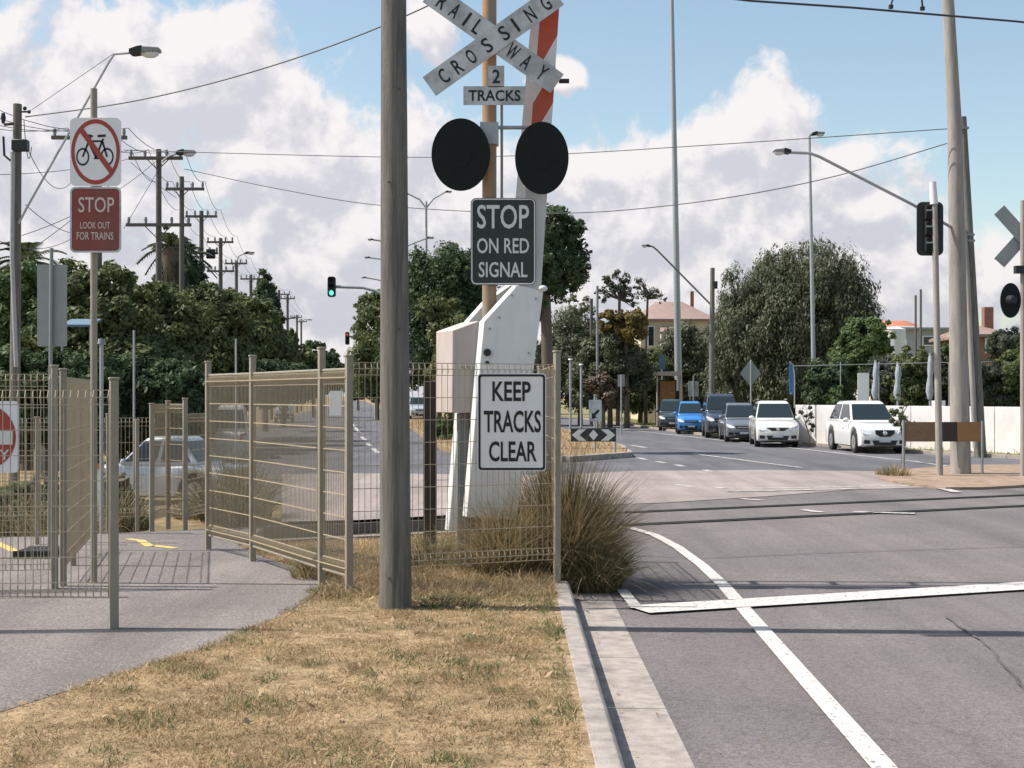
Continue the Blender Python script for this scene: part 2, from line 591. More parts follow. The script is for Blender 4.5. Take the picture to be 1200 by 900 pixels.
def text(s, center, w, h, m, parent, name='lettering', u=(1, 0, 0), v=(0, 0, 1), bold=0.02, prop=None):
    """lettering scaled to a box w x h, lying in the plane (u, v) about center"""
    cu = bpy.data.curves.new('txt', 'FONT')
    cu.body = s
    cu.size = 1.0
    cu.offset = bold
    cu.resolution_u = 3
    cu.extrude = 0.0
    ob = bpy.data.objects.new('txt', cu)
    COL.objects.link(ob)
    dg = bpy.context.evaluated_depsgraph_get()
    me = bpy.data.meshes.new_from_object(ob.evaluated_get(dg))
    bpy.data.objects.remove(ob)
    bpy.data.curves.remove(cu)
    co = np.empty(len(me.vertices) * 3)
    me.vertices.foreach_get('co', co)
    co = co.reshape(-1, 3)
    lo, hi = co.min(0), co.max(0)
    sx, sy = w / (hi[0] - lo[0]), h / (hi[1] - lo[1])
    a = (co[:, 0] - (lo[0] + hi[0]) / 2) * sx
    b = (co[:, 1] - (lo[1] + hi[1]) / 2) * sy
    u, v = np.array(u), np.array(v)
    c = np.array(Vector(center) - root_loc(parent))
    out = c[None, :] + a[:, None] * u[None, :] + b[:, None] * v[None, :]
    me.vertices.foreach_set('co', out.ravel())
    me.materials.clear()
    me.materials.append(m)
    me.polygons.foreach_set('use_smooth', [False] * len(me.polygons))
    me.update()
    me.name = name
    o = bpy.data.objects.new(name, me)
    COL.objects.link(o)
    o.parent = parent
    return o


def rrect(cx, cz, w, h, r, y, n=5):
    """rounded rectangle in the x-z plane"""
    pts = []
    for sx, sz, a0 in ((1, 1, 0), (-1, 1, 90), (-1, -1, 180), (1, -1, 270)):
        for k in range(n + 1):
            a = R(a0 + 90 * k / n)
            pts.append((cx + sx * (w / 2 - r) + r * math.cos(a), y, cz + sz * (h / 2 - r) + r * math.sin(a)))
    return pts


def ellipse(cx, cz, rx, rz, y, n=36, a0=0):
    return [(cx + rx * math.cos(R(a0) + 2 * math.pi * k / n), y, cz + rz * math.sin(R(a0) + 2 * math.pi * k / n)) for k in range(n)]


def ring(outer, inner):
    """flat band between two loops of the same length"""
    n = len(outer)
    mb = MB()
    mb.add(list(outer) + list(inner), [(i, (i + 1) % n, n + (i + 1) % n, n + i) for i in range(n)])
    return mb


def band(outer, inner, dy):
    """raised band: like ring but with thickness dy towards the camera"""
    n = len(outer)
    mb = MB()
    q = Vector((0, -dy, 0))
    o2 = [Vector(p) + q for p in outer]
    i2 = [Vector(p) + q for p in inner]
    vs = list(outer) + list(inner) + o2 + i2
    fs = []
    for i in range(n):
        j = (i + 1) % n
        fs += [(2 * n + i, 3 * n + i, 3 * n + j, 2 * n + j), (i, 2 * n + i, 2 * n + j, j), (n + i, n + j, 3 * n + j, 3 * n + i), (i, j, n + j, n + i)]
    mb.add(vs, fs)
    return mb


def pxrect(x0, y0, x1, y1, d):
    """center x, center z, width, height of a photo rectangle at distance d"""
    return X((x0 + x1) / 2, d), Z((y0 + y1) / 2, d), S(x1 - x0, d), S(y1 - y0, d)


# ------------------------------------------------------------------ leaves
def leaf_cloud(blobs, n, size, rng, droop=0.0, clump=0.3, aspect=1.7, shell=0.55, jitter=0.35, nclump=None):
    """leaf quads gathered in clumps over the given ellipsoids; returns (verts, faces)"""
    blobs = np.array(blobs, float)
    vol = (blobs[:, 3] * blobs[:, 4] * blobs[:, 5]) ** (2 / 3)
    pr = vol / vol.sum()
    K = nclump or max(30, n // 45)
    bi = rng.choice(len(blobs), K, p=pr)
    dirs = rng.normal(size=(K, 3))
    dirs /= np.linalg.norm(dirs, axis=1)[:, None]
    rad = shell + (1 - shell) * rng.random(K) ** 0.6
    rad *= 1 + jitter * (rng.random(K) - 0.5)
    cc = blobs[bi, :3] + dirs * rad[:, None] * blobs[bi, 3:6]
    cr = clump * (0.6 + 0.8 * rng.random(K)) * blobs[bi, 3:6].mean(1)
    ki = rng.choice(K, n, p=(cr ** 1.5) / (cr ** 1.5).sum())
    ld = rng.normal(size=(n, 3))
    ld /= np.linalg.norm(ld, axis=1)[:, None]
    lr = rng.random(n) ** 0.45
    off = ld * (lr * cr[ki])[:, None]
    off[:, 2] *= 0.8
    if droop:
        off[:, 2] -= droop * cr[ki] * rng.random(n) * 1.5
        off[:, :2] *= 0.65
    pos = cc[ki] + off
    nrm = ld + 0.6 * dirs[ki] + 0.7 * rng.normal(size=(n, 3))
    nrm[:, 2] += 0.35
    nrm /= np.linalg.norm(nrm, axis=1)[:, None]
    up = rng.normal(size=(n, 3))
    if droop:
        up = up * 0.3 + np.array([0, 0, -1.0])
    a = up - nrm * (up * nrm).sum(1)[:, None]
    a /= np.linalg.norm(a, axis=1)[:, None] + 1e-9
    b = np.cross(nrm, a)
    s = size * (0.5 + 1.2 * rng.random(n) ** 2)
    asp = aspect * (1 + droop * 1.5)
    a = a * (s * asp * 0.5)[:, None]
    b = b * (s * 0.5)[:, None]
    V = np.stack([pos - a, pos + b * 0.9 - a * 0.1, pos + a, pos - b * 0.9 + a * 0.1], 1).reshape(-1, 3)
    return V


def quads_obj(V, name, m, parent=None):
    n = len(V) // 4
    off = np.array(root_loc(parent)) if parent is not None else np.zeros(3)
    me = bpy.data.meshes.new(name)
    me.vertices.add(len(V))
    me.vertices.foreach_set('co', (V - off).astype(np.float32).ravel())
    me.loops.add(4 * n)
    me.loops.foreach_set('vertex_index', np.arange(4 * n, dtype=np.int32))
    me.polygons.add(n)
    me.polygons.foreach_set('loop_start', np.arange(0, 4 * n, 4, dtype=np.int32))
    me.materials.append(m)
    me.update(calc_edges=True)
    o = bpy.data.objects.new(name, me)
    COL.objects.link(o)
    if parent is not None:
        o.parent = parent
    return o


def tree(name, label, cat, base_px, d, pxblobs, n, size, m='leaf_dark', bark='bark', trunk_r=0.15, ground=-0.2, seed=1,
         depth=1.0, group=None, droop=0.0, clump=0.3, shell=0.55, limbs=True, bare=0, nclump=None, rough=5):
    """pxblobs: (px, py, rx, ry) as seen in the photo, at distance d (optionally plus a depth offset)"""
    rng = np.random.default_rng(seed)
    rr = random.Random(seed)
    x0 = X(base_px, d)
    t = thing(name, (x0, d, ground), label, cat, group)
    bl = []
    for b in pxblobs:
        dd = d + (b[4] if len(b) > 4 else 0)
        rx, rz = S(b[2], dd), S(b[3], dd)
        bl.append((X(b[0], dd), dd, Z(b[1], dd), rx, (rx + rz) / 2 * depth, rz))
    core = list(bl)
    for b in core:                                 # side sprays that break up the crown's outline
        for k in range(rough):
            a = rr.uniform(-0.15, math.pi + 0.15)
            q = rr.uniform(0.82, 1.02)
            f = rr.uniform(0.16, 0.34)
            bl.append((b[0] + math.cos(a) * q * b[3], b[1] + rr.uniform(-0.6, 0.5) * b[4], b[2] + math.sin(a) * q * b[5], b[3] * f, b[4] * f, b[5] * f * 1.15))
    mb = MB()
    zt = max(b[2] for b in bl)
    zl = min(b[2] - b[5] for b in bl)
    fork = Vector((x0 + rr.uniform(-0.1, 0.1), d, max(ground + 0.6, min(zl + (zt - zl) * 0.35, zt - 0.5))))
    mb.tube([(x0, d, ground - 0.1), (x0 + rr.uniform(-0.05, 0.05), d, (ground + fork.z) / 2), fork], [trunk_r * 1.15, trunk_r * 0.9, trunk_r * 0.7], 8)
    if limbs:
        for b in core:
            c = Vector(b[:3])
            for k in range(2 + bare):
                e = c + Vector((rr.uniform(-0.6, 0.6) * b[3], rr.uniform(-0.6, 0.6) * b[4], rr.uniform(-0.2, 0.75) * b[5]))
                mid = (fork + e) / 2 + Vector((rr.uniform(-0.2, 0.2), rr.uniform(-0.2, 0.2), rr.uniform(0, 0.3)))
                mb.tube([fork, mid, e], [trunk_r * 0.5, trunk_r * 0.3, trunk_r * 0.1], 5)
                if bare:
                    for j in range(4):
                        e2 = e + Vector((rr.uniform(-0.5, 0.5) * b[3], rr.uniform(-0.5, 0.5) * b[4], rr.uniform(0.1, 0.5) * b[5]))
                        mb.tube([mid.lerp(e, rr.uniform(0.4, 0.9)), e2], [trunk_r * 0.16, trunk_r * 0.05], 4)
    mb.build('trunk', M[bark], t)
    quads_obj(leaf_cloud(bl, int(n * 4.6), size * 0.41, rng, droop, clump, shell=shell, nclump=nclump or max(60, n // 26)), 'crown', M[m], t)
    return t


def blades(roots, h, lean, width, rng, seg=3, spread=None):
    """curved grass blades as strips of quads -> (verts, quads)"""
    n = len(roots)
    ang = rng.random(n) * 2 * np.pi if spread is None else spread
    dirv = np.stack([np.cos(ang), np.sin(ang), np.zeros(n)], 1)
    fa = rng.random(n) * 2 * np.pi
    side = np.stack([np.cos(fa), np.sin(fa), np.zeros(n)], 1)
    Vs = []
    prev = None
    for i in range(seg + 1):
        t = i / seg
        c = roots + dirv * (lean * h * 0.75 * t ** 1.6)[:, None]
        c[:, 2] = roots[:, 2] + np.maximum(h * (t - 0.45 * np.minimum(lean, 1.9) * t ** 2.2), 0.004)
        w = width * (1 - 0.9 * t)
        a, b = c - side * w[:, None], c + side * w[:, None]
        if prev is not None:
            Vs.append(np.stack([prev[0], prev[1], b, a], 1))
        prev = (a, b)
    return np.concatenate([q.reshape(n, 4, 3) for q in Vs], 0).reshape(-1, 3) if seg == 1 else np.stack(Vs, 1).reshape(-1, 3)


def strips_obj(V, n, seg, name, m, parent=None):
    """like quads_obj but merges the segments of each blade so a blade is one island"""
    q = V.reshape(n, seg, 4, 3)
    rows = [q[:, 0, 0], q[:, 0, 1]]
    for s in range(seg):
        rows += [q[:, s, 3], q[:, s, 2]]
    W = np.stack(rows, 1)                       # n, 2(seg+1), 3
    k = 2 * (seg + 1)
    off = np.array(root_loc(parent)) if parent is not None else np.zeros(3)
    me = bpy.data.meshes.new(name)
    me.vertices.add(n * k)
    me.vertices.foreach_set('co', (W.reshape(-1, 3) - off).astype(np.float32).ravel())
    base = (np.arange(n) * k)[:, None, None]
    fq = np.array([[2 * s, 2 * s + 1, 2 * s + 3, 2 * s + 2] for s in range(seg)])[None]
    idx = (base + fq).reshape(-1)
    me.loops.add(len(idx))
    me.loops.foreach_set('vertex_index', idx.astype(np.int32))
    me.polygons.add(n * seg)
    me.polygons.foreach_set('loop_start', np.arange(0, 4 * n * seg, 4, dtype=np.int32))
    me.polygons.foreach_set('use_smooth', np.ones(n * seg, dtype=bool))
    me.materials.append(m)
    me.update(calc_edges=True)
    o = bpy.data.objects.new(name, me)
    COL.objects.link(o)
    if parent is not None:
        o.parent = parent
    return o


# =================================================================== THE SETTING
RZ = -0.15                                   # road level
TA = R(27)                                   # railway direction
tdir = Vector((math.cos(TA), math.sin(TA), 0))
tn = Vector((-math.sin(TA), math.cos(TA), 0))
RAIL1, RAIL2 = Vector((1.68, 19.3, 0)), Vector((1.87, 21.4, 0))
HEADL = R(6.2)                               # the far roads lead off 6 degrees to the left


def sm(a, b, x):
    t = min(1, max(0, (x - a) / (b - a)))
    return t * t * (3 - 2 * t)


def ground_z(x, y):
    z = -0.2
    z -= 0.5 * sm(21, 27, y) * sm(-4.6, -7.5, x) * (1 - sm(60, 90, y))
    s = (Vector((x, y, 0)) - RAIL1).dot(tn)
    z -= 0.10 * sm(-1.6, -0.9, s) * (1 - sm(3.0, 3.8, s)) * sm(0.6, -0.2, x)
    return z


xs = sorted(set([-900, -500, -250, -120, -70, -45] + [i * 0.5 for i in range(-60, 81)] + [60, 90, 150, 300, 600, 900]))
ys = sorted(set([-60, -20, 0] + [i * 0.5 for i in range(4, 90)] + [46 + 2 * i for i in range(30)] + [120, 150, 200, 300, 500, 900, 1500, 2600]))
mb = MB()
mb.add([(x, y, ground_z(x, y)) for y in ys for x in xs],
       [(j * len(xs) + i, j * len(xs) + i + 1, (j + 1) * len(xs) + i + 1, (j + 1) * len(xs) + i) for j in range(len(ys) - 1) for i in range(len(xs) - 1)], True)
struct(mb, 'ground', M['soil'])

# near road and gutter
mb = MB().flat([(0.86, -12, RZ), (40, -12, RZ), (40, 47, RZ), (0.86, 24.4, RZ), (0.86, 16, RZ), (0.50, 14, RZ), (0.50, 13.2, RZ), (0.86, 12.6, RZ)])
struct(mb, 'road', M['asphalt_near'])
mb = MB()
for k in range(12):
    y0 = -6 + k * 1.55
    y1 = min(y0 + 1.54, 12.6)
    mb.prism([(0.515, y0, RZ - 0.1), (0.86, y0, RZ - 0.1), (0.86, y1, RZ - 0.1), (0.515, y1, RZ - 0.1)], (0, 0, 0.104))
struct(mb, 'gutter', M['concrete'])
mb = MB().flat([(0.495, -6, RZ - 0.02), (0.53, -6, RZ - 0.02), (0.53, 12.6, RZ - 0.02), (0.495, 12.6, RZ - 0.02)])
struct(mb, 'gutter_joint', M['dark_joint'])
mb = MB()
for k in range(8):
    y0 = -6 + k * 2.33
    y1 = min(y0 + 2.322, 12.25)
    mb.prism([(0.36, y0, -0.25), (0.36, y0, 0.004), (0.47, y0, 0.004), (0.495, y0, -0.02), (0.512, y0, -0.25)], (0, y1 - y0, 0))
struct(mb, 'kerb', M['concrete'], bevel=0.006)

# footpath and verge
edge = [Vector((-3.5, 2.5, 0)), Vector((-3.0, 5.6, 0))] + [G(*p) for p in
        ((0, 835), (60, 816), (150, 789), (250, 757), (330, 722), (372, 697))]
vg = [(p.x, p.y, 0) for p in edge] + [(-1.55, 12.4, 0), (-2.4, 14.0, 0), (-2.9, 15.2, 0), (-1.6, 15.9, 0), (0.36, 16.9, 0), (0.36, 2.5, 0)]
mb = MB().prism([(x, y, -0.25) for x, y, z in vg], (0, 0, 0.25))
struct(mb, 'verge', M['verge_soil'])
pg = [(-30, 2.5)] + [(p.x, p.y) for p in edge] + [(-1.57, 12.4), (-2.42, 14.0), (-2.92, 15.2), (-3.0, 17.2), (-4.6, 16.6), (-30, 4)]
mb = MB().prism([(x, y, -0.25) for x, y in pg], (0, 0, 0.253))
struct(mb, 'footpath', M['asphalt_path'])


def strip(mb, pts, w, z):
    """flat band of width w along pts (x, y)"""
    pts = [Vector((p[0], p[1], 0)) for p in pts]
    L, Rr = [], []
    for i, p in enumerate(pts):
        t = (pts[min(i + 1, len(pts) - 1)] - pts[max(i - 1, 0)]).normalized()
        nn = Vector((-t.y, t.x, 0)) * (w / 2)
        L.append(p + nn); Rr.append(p - nn)
    vs = [(p.x, p.y, z) for p in L] + [(p.x, p.y, z) for p in Rr]
    n = len(pts)
    mb.add(vs, [(i, n + i, n + i + 1, i + 1) for i in range(n - 1)])


# far roads
hl = Vector((-math.sin(HEADL), math.cos(HEADL), 0))
ledge0, redge0 = Vector((-11.0, 30)), Vector((-2.3, 42))
mb = MB().flat([(-4.4, 23.2, RZ + .004), (40, 46.5, RZ + .004), (40, 60, RZ + .004), (15.5, 36.2, RZ + .004), (12.6, 42, RZ + .004), (9.9, 52, RZ + .004),
                (8.0, 66, RZ + .004), (5.0, 110, RZ + .004), (-8, 240, RZ + .004), (-44, 500, RZ + .004), (-48, 500, RZ + .004), (-14, 240, RZ + .004), (0.4, 110, RZ + .004), (2.3, 71, RZ + .004),
                (3.5, 46, RZ + .004), (3.3, 40.5, RZ + .004), (1.4, 37.5, RZ + .004), (-1.2, 40, RZ + .004), (-2.3, 46, RZ + .004), (-7.3, 94, RZ + .004), (-33, 330, RZ + .004),
                (-52, 500, RZ + .004), (-60, 500, RZ + .004), (-41, 330, RZ + .004), (-16, 94, RZ + .004), (-10.0, 46, RZ + .004), (-6.0, 28, RZ + .004)])
struct(mb, 'far_road', M['asphalt_far'])
pk = [G(*p, RZ) for p in ((330, 556), (420, 555), (640, 557), (745, 552), (900, 551), (1055, 553), (1100, 556), (1230, 552))] + \
     [G(*p, RZ) for p in ((1230, 566), (1120, 571), (1000, 574), (900, 582), (770, 590), (700, 592), (600, 600), (420, 610), (330, 612))]
mb = MB().flat([(p.x, p.y, RZ + .008) for p in pk])
struct(mb, 'dusty_pavement', M['dusty_seal'])

# rails, with their dark flange gaps where the road crosses them
for i, (r0, lab) in enumerate(((RAIL1, 'steel rail set in the road, nearer the stop line'), (RAIL2, 'steel rail set in the road, beside the pale dusty pavement'))):
    mb = MB()
    a, b = r0 - tdir * 22, r0 + tdir * 28
    nn = tn * 0.035
    mb.prism([a - nn + Vector((0, 0, -.3)), a + nn + Vector((0, 0, -.3)), a + nn + Vector((0, 0, RZ + .022)), a - nn + Vector((0, 0, RZ + .022))], b - a)
    tag(mb.build('railway_rail', M['rail_steel']), lab, 'rail', 'rails of the level crossing')
mb = MB()
for r0 in (RAIL1, RAIL2):
    a = r0 - tdir * 1.0
    b = r0 + tdir * 26
    strip(mb, [(a.x, a.y), (b.x, b.y)], 0.26, RZ + .013)
struct(mb, 'crossing_joint', M['dark_joint'])
mb = MB()
a, b = RAIL1 + tn * 0.8 - tdir * 21, RAIL1 + tn * 0.8 - tdir * 1.3
strip(mb, [(a.x, a.y), (b.x, b.y)], 4.4, -0.285)
struct(mb, 'ballast', M['ballast'])

# markings
mb = MB()
el = [(1.66, 3), (1.74, 6.7), (1.88, 11.2), (1.94, 13.0), (1.95, 14.6), (1.90, 16.4), (1.78, 17.8), (1.57, 18.7), (1.2, 19.2)]
strip(mb, el, 0.125, RZ + .016)
mb2 = MB()
strip(mb2, [(1.02, 11.55), (4.72, 13.0), (10, 15.05)], 0.42, RZ + .020)
strip(mb2, [(1.02, 11.6), (0.98, 12.7)], 0.10, RZ + .024)
struct(mb, 'road_marking', M['road_paint'])
struct(mb2, 'stop_line', M['road_paint'])
mb = MB()
def gm(a, b, w, z=RZ + .012):
    p, q = G(*a, RZ), G(*b, RZ)
    strip(mb, [(p.x, p.y), (q.x, q.y)], w, z)
gm((690, 499), (1070, 541), 0.14)
gm((1070, 541), (1180, 556), 0.14)
gm((812, 532), (940, 548.5), 0.14)
gm((740, 522), (757, 525), 0.16)
for a, b in (((748, 537), (757, 539)), ((770, 541), (779, 543)), ((792, 545), (801, 547)), ((825, 551), (834, 553)),
             ((793, 568), (812, 571)), ((836, 571), (850, 573)), ((868, 585), (893, 587)), ((940, 598), (962, 601))):
    gm(a, b, 0.16)
gm((885, 573), (1090, 569), 0.16)
gm((1000, 601), (1072, 603), 0.18, RZ + .02)
gm((1092, 570), (1122, 578), 0.2, RZ + .02)
gm((850, 577), (1000, 574), 0.18, RZ + .02)
# left road
for a, b in (((413, 497), (421, 507)), ((424, 512), (428, 516)), ((430, 519), (434, 523)), ((437, 526), (443, 531)), ((330, 521), (345, 524)), ((300, 540), (318, 540))):
    gm(a, b, 0.16)
struct(mb, 'far_road_marking', M['worn_paint'])
mb = MB()
for pts in (((150, 632), (165, 634), (176, 641)), ((180, 640), (206, 643)), ((-10, 634), (18, 647))):
    g = [G(x, y) for x, y in pts]
    strip(mb, [(p.x, p.y) for p in g], 0.10, 0.007)
struct(mb, 'path_marking', M['yellow_paint'])

mb = MB()  # thin dark strips painted on the road as shadows of overhead wires
for pts in (((1108, 724), (1150, 752), (1190, 796), (1230, 850)), ((700, 650), (830, 655), (980, 648), (1240, 640))):
    g = [G(x, y, RZ) for x, y in pts]
    sm_ = []
    for a, b in zip(g, g[1:]):
        for k in range(8):
            p = a.lerp(b, k / 8)
            sm_.append((p.x + rnd.uniform(-.012, .012), p.y + rnd.uniform(-.02, .02)))
    strip(mb, sm_, 0.022, RZ + .0135)
struct(mb, 'wire_shadow_strips', M['wire_shadow_asphalt'])

# median grass, islands and verges of the far roads
mb = MB()
med = [(1.4, 37.5), (3.3, 40.5), (3.5, 46), (2.3, 71), (0.4, 110), (-14, 240), (-48, 500), (-52, 500), (-33, 330), (-7.3, 94), (-2.3, 46), (-1.2, 40)]
mb.prism([(x, y, -0.3) for x, y in med], (0, 0, 0.30))
struct(mb, 'median', M['verge_soil'])
mb = MB()
nose = [(-1.2, 40), (1.4, 37.5), (3.3, 40.5), (3.5, 46), (2.3, 71)]
for (x0, y0), (x1, y1) in zip(nose, nose[1:]):
    a, b = Vector((x0, y0, 0)), Vector((x1, y1, 0))
    t = (b - a).normalized(); nn = Vector((t.y, -t.x, 0)) * 0.14
    mb.prism([a + Vector((0, 0, -.3)), a + nn + Vector((0, 0, -.3)), a + nn + Vector((0, 0, 0.004)), a + Vector((0, 0, 0.012))], b - a)
struct(mb, 'median_kerb', M['concrete'])
mb = MB()
fv = [(5.2, 110), (8.2, 66), (10.1, 52), (12.8, 42), (15.7, 36.2), (60, 62), (60, 200), (10, 200), (-6, 240), (-6, 241), (60, 300), (60, 320), (-20, 330)]
fv = [(-43, 500), (-7.6, 240), (5.2, 110), (8.2, 66), (10.1, 52), (12.8, 42), (15.7, 36.2), (70, 90), (70, 500)]
mb.prism([(x, y, -0.3) for x, y in fv], (0, 0, 0.22))
struct(mb, 'far_verge', mat('dry_green', (0.27, 0.23, 0.12), 0.95, vary=0.25, scale=1.2, bump=0.5, bscale=15, color2=(0.14, 0.15, 0.06), spec=0.1))
mb = MB()
for (x0, y0), (x1, y1) in zip(fv[2:7], fv[3:7]):
    a, b = Vector((x0, y0, 0)), Vector((x1, y1, 0))
    t = (b - a).normalized(); nn = Vector((t.y, -t.x, 0)) * -0.15
    nn = Vector((-abs(nn.x), -abs(nn.y) * 0.2, 0))
    mb.prism([a + Vector((0, 0, -.3)), a + nn + Vector((0, 0, -.3)), a + nn + Vector((0, 0, -0.05)), a + Vector((0, 0, -0.045))], b - a)
struct(mb, 'far_kerb', M['concrete'])
mb = MB()
ci = [G(*p, RZ) for p in ((1030, 563), (1060, 569), (1108, 574), (1150, 574), (1260, 568), (1260, 546), (1120, 547), (1050, 553))]
mb.prism([(p.x, p.y, -0.3) for p in ci], (0, 0, 0.20))
struct(mb, 'corner_island', M['red_dirt'])

# =================================================================== GRASS (stuff)
def inside(poly, x, y):
    c = np.zeros(len(x), bool)
    n = len(poly)
    for i in range(n):
        x0, y0 = poly[i][:2]
        x1, y1 = poly[(i + 1) % n][:2]
        hit = ((y0 > y) != (y1 > y)) & (x < (x1 - x0) * (y - y0) / (y1 - y0 + 1e-12) + x0)
        c ^= hit
    return c


rng = np.random.default_rng(3)
n = 360000
gx, gy = rng.uniform(-3.6, 0.40, n), rng.uniform(4.6, 16.5, n)
k = inside(vg, gx + 0.04, gy - 0.03)
gx, gy = gx[k], gy[k]
nz = np.sin(gx * 3.1 + 1.3 * np.sin(gy * 2.2)) * np.sin(gy * 2.7 + 0.8) + 0.5 * np.sin(gx * 8.3 + gy * 5.1)
roots = np.stack([gx, gy, np.zeros(len(gx))], 1)
h = (0.014 + 0.048 * rng.random(len(gx)) ** 2.0) * (1 + 0.45 * np.clip(nz, -1, 1.5))
thin = rng.random(len(gx)) < 0.62 + 0.34 * np.sin(gx * 2.3 + 2.0 * np.sin(gy * 1.1)) * np.sin(gy * 1.9 + gx)
gx, gy, roots, h, nz = gx[thin], gy[thin], roots[thin], h[thin], nz[thin]
tall = (gy > 11.0) | (gx > 0.28)
h[tall] *= 1.5
lean = 0.5 + 1.8 * rng.random(len(gx))
green = (rng.random(len(gx)) < 0.08 + 0.34 * (nz > 0.7) + 0.30 * (gx > 0.22) * (gy > 7) + 0.25 * ((gy > 10.5) & (gy < 11.6)))
w = 0.0022 + 0.0022 * rng.random(len(gx))
for sel, nm, mm in ((~green, 'dry_grass', 'grass_straw'), (green, 'green_grass', 'grass_green')):
    r_ = roots[sel]
    V = blades(r_, h[sel], lean[sel], w[sel], rng, 2)
    struct_o = strips_obj(V, len(r_), 2, nm, M[mm])
    tag(struct_o, 'short dry straw coloured grass on the verge' if nm == 'dry_grass' else 'sparse green grass among the dry verge grass', 'grass', kind='stuff')
# tussocks standing out of the short grass
K = 150
kx, ky = rng.uniform(-3.2, 0.34, K), rng.uniform(5.4, 12.0, K)
q = inside(vg, kx, ky); kx, ky = kx[q], ky[q]
m_ = 46
gx = np.repeat(kx, m_) + 0.035 * rng.normal(size=len(kx) * m_)
gy = np.repeat(ky, m_) + 0.045 * rng.normal(size=len(kx) * m_)
grn = np.repeat(rng.random(len(kx)) < 0.4, m_)
q = inside(vg, gx, gy); gx, gy, grn = gx[q], gy[q], grn[q]
r_ = np.stack([gx, gy, np.zeros(len(gx))], 1)
hh_ = 0.03 + 0.06 * rng.random(len(gx)) ** 1.5
for sel, nm, mm, lab in ((~grn, 'dry_tussocks', 'tuft_tan', 'small dry tussocks standing out of the short verge grass'), (grn, 'green_tussocks', 'grass_green', 'small green weeds dotted over the dry verge')):
    V = blades(r_[sel], hh_[sel], 0.4 + 1.4 * rng.random(sel.sum()), 0.002 + 0.002 * rng.random(sel.sum()), rng, 3)
    tag(strips_obj(V, sel.sum(), 3, nm, M[mm]), lab, 'grass', kind='stuff')
# straw and weeds under the mesh fence
n = 9000
gx, gy = rng.uniform(-1.5, 0.36, n), rng.uniform(11.3, 16.6, n)
gy = 11.2 + (gy - 11.2) * rng.random(n) ** 0.8
k = inside(vg, gx, gy)
gx, gy = gx[k], gy[k]
h = 0.06 + 0.16 * rng.random(len(gx)) ** 2
r_ = np.stack([gx, gy, np.zeros(len(gx))], 1)
V = blades(r_, h, 0.4 + 1.6 * rng.random(len(gx)), 0.002 + 0.003 * rng.random(len(gx)), rng, 3)
tag(strips_obj(V, len(r_), 3, 'tall_dry_grass', M['tuft_tan']), 'taller tangled dry grass under the mesh fence', 'grass', kind='stuff')
# fallen leaves
n = 1700
gx, gy = rng.uniform(-3.4, 0.36, n), rng.uniform(5.2, 12.5, n)
k = inside(vg, gx, gy)
gx, gy = gx[k], gy[k]
n = len(gx)
an = rng.random(n) * 6.28
sz = 0.006 + 0.026 * rng.random(n) ** 3
a = np.stack([np.cos(an), np.sin(an), 0.4 * rng.normal(size=n)], 1) * sz[:, None]
b = np.stack([-np.sin(an), np.cos(an), 0.4 * rng.normal(size=n)], 1) * (sz * 0.45)[:, None]
c = np.stack([gx, gy, 0.02 + 0.012 * rng.random(n)], 1)
quads_V = np.stack([c - a, c - b, c + a, c + b], 1).reshape(-1, 3)
tag(quads_obj(quads_V, 'fallen_leaves', M['litter']), 'scattered brown fallen leaves on the dry verge', 'leaves', kind='stuff')
# gutter debris
n = 260
gx = np.where(rng.random(n) < 0.6, 0.5 + 0.12 * rng.random(n), 0.5 + 0.9 * rng.random(n)); gy = rng.uniform(5.5, 13, n)
an = rng.random(n) * 6.28
sz = 0.005 + 0.012 * rng.random(n) ** 2
a = np.stack([np.cos(an), np.sin(an), 0.3 * rng.normal(size=n)], 1) * sz[:, None]
b = np.stack([-np.sin(an), np.cos(an), 0.3 * rng.normal(size=n)], 1) * (sz * 0.5)[:, None]
c = np.stack([gx, gy, RZ + 0.012 + 0.005 * rng.random(n)], 1)
tag(quads_obj(np.stack([c - a, c - b, c + a, c + b], 1).reshape(-1, 3), 'gutter_leaves', M['litter']), 'scraps of dry leaf blown along the gutter and road edge', 'leaves', kind='stuff')
# median and far verge grass
n = 16000
gx, gy = rng.uniform(-6, 4, n), rng.uniform(37.5, 90, n)
k = inside(med, gx, gy); gx, gy = gx[k], gy[k]
r_ = np.stack([gx, gy, np.zeros(len(gx))], 1)
V = blades(r_, 0.08 + 0.14 * rng.random(len(gx)), 0.3 + rng.random(len(gx)), 0.008 + 0.006 * rng.random(len(gx)), rng, 2)
tag(strips_obj(V, len(r_), 2, 'median_grass', M['grass_straw']), 'dry straw coloured grass on the median between the far roads', 'grass', kind='stuff')
n = 26000
gx, gy = rng.uniform(4, 22, n), rng.uniform(36, 110, n)
k = inside(fv, gx, gy) & (gx < 16 - (gy - 40) * 0.09); gx, gy = gx[k], gy[k]
r_ = np.stack([gx, gy, np.full(len(gx), -0.08)], 1)
V = blades(r_, 0.07 + 0.14 * rng.random(len(gx)), 0.3 + rng.random(len(gx)), 0.008 + 0.006 * rng.random(len(gx)), rng, 2)
tag(strips_obj(V, len(r_), 2, 'roadside_grass', M['grass_green']), 'green and yellow roadside grass along the kerb by the parked cars', 'grass', kind='stuff')

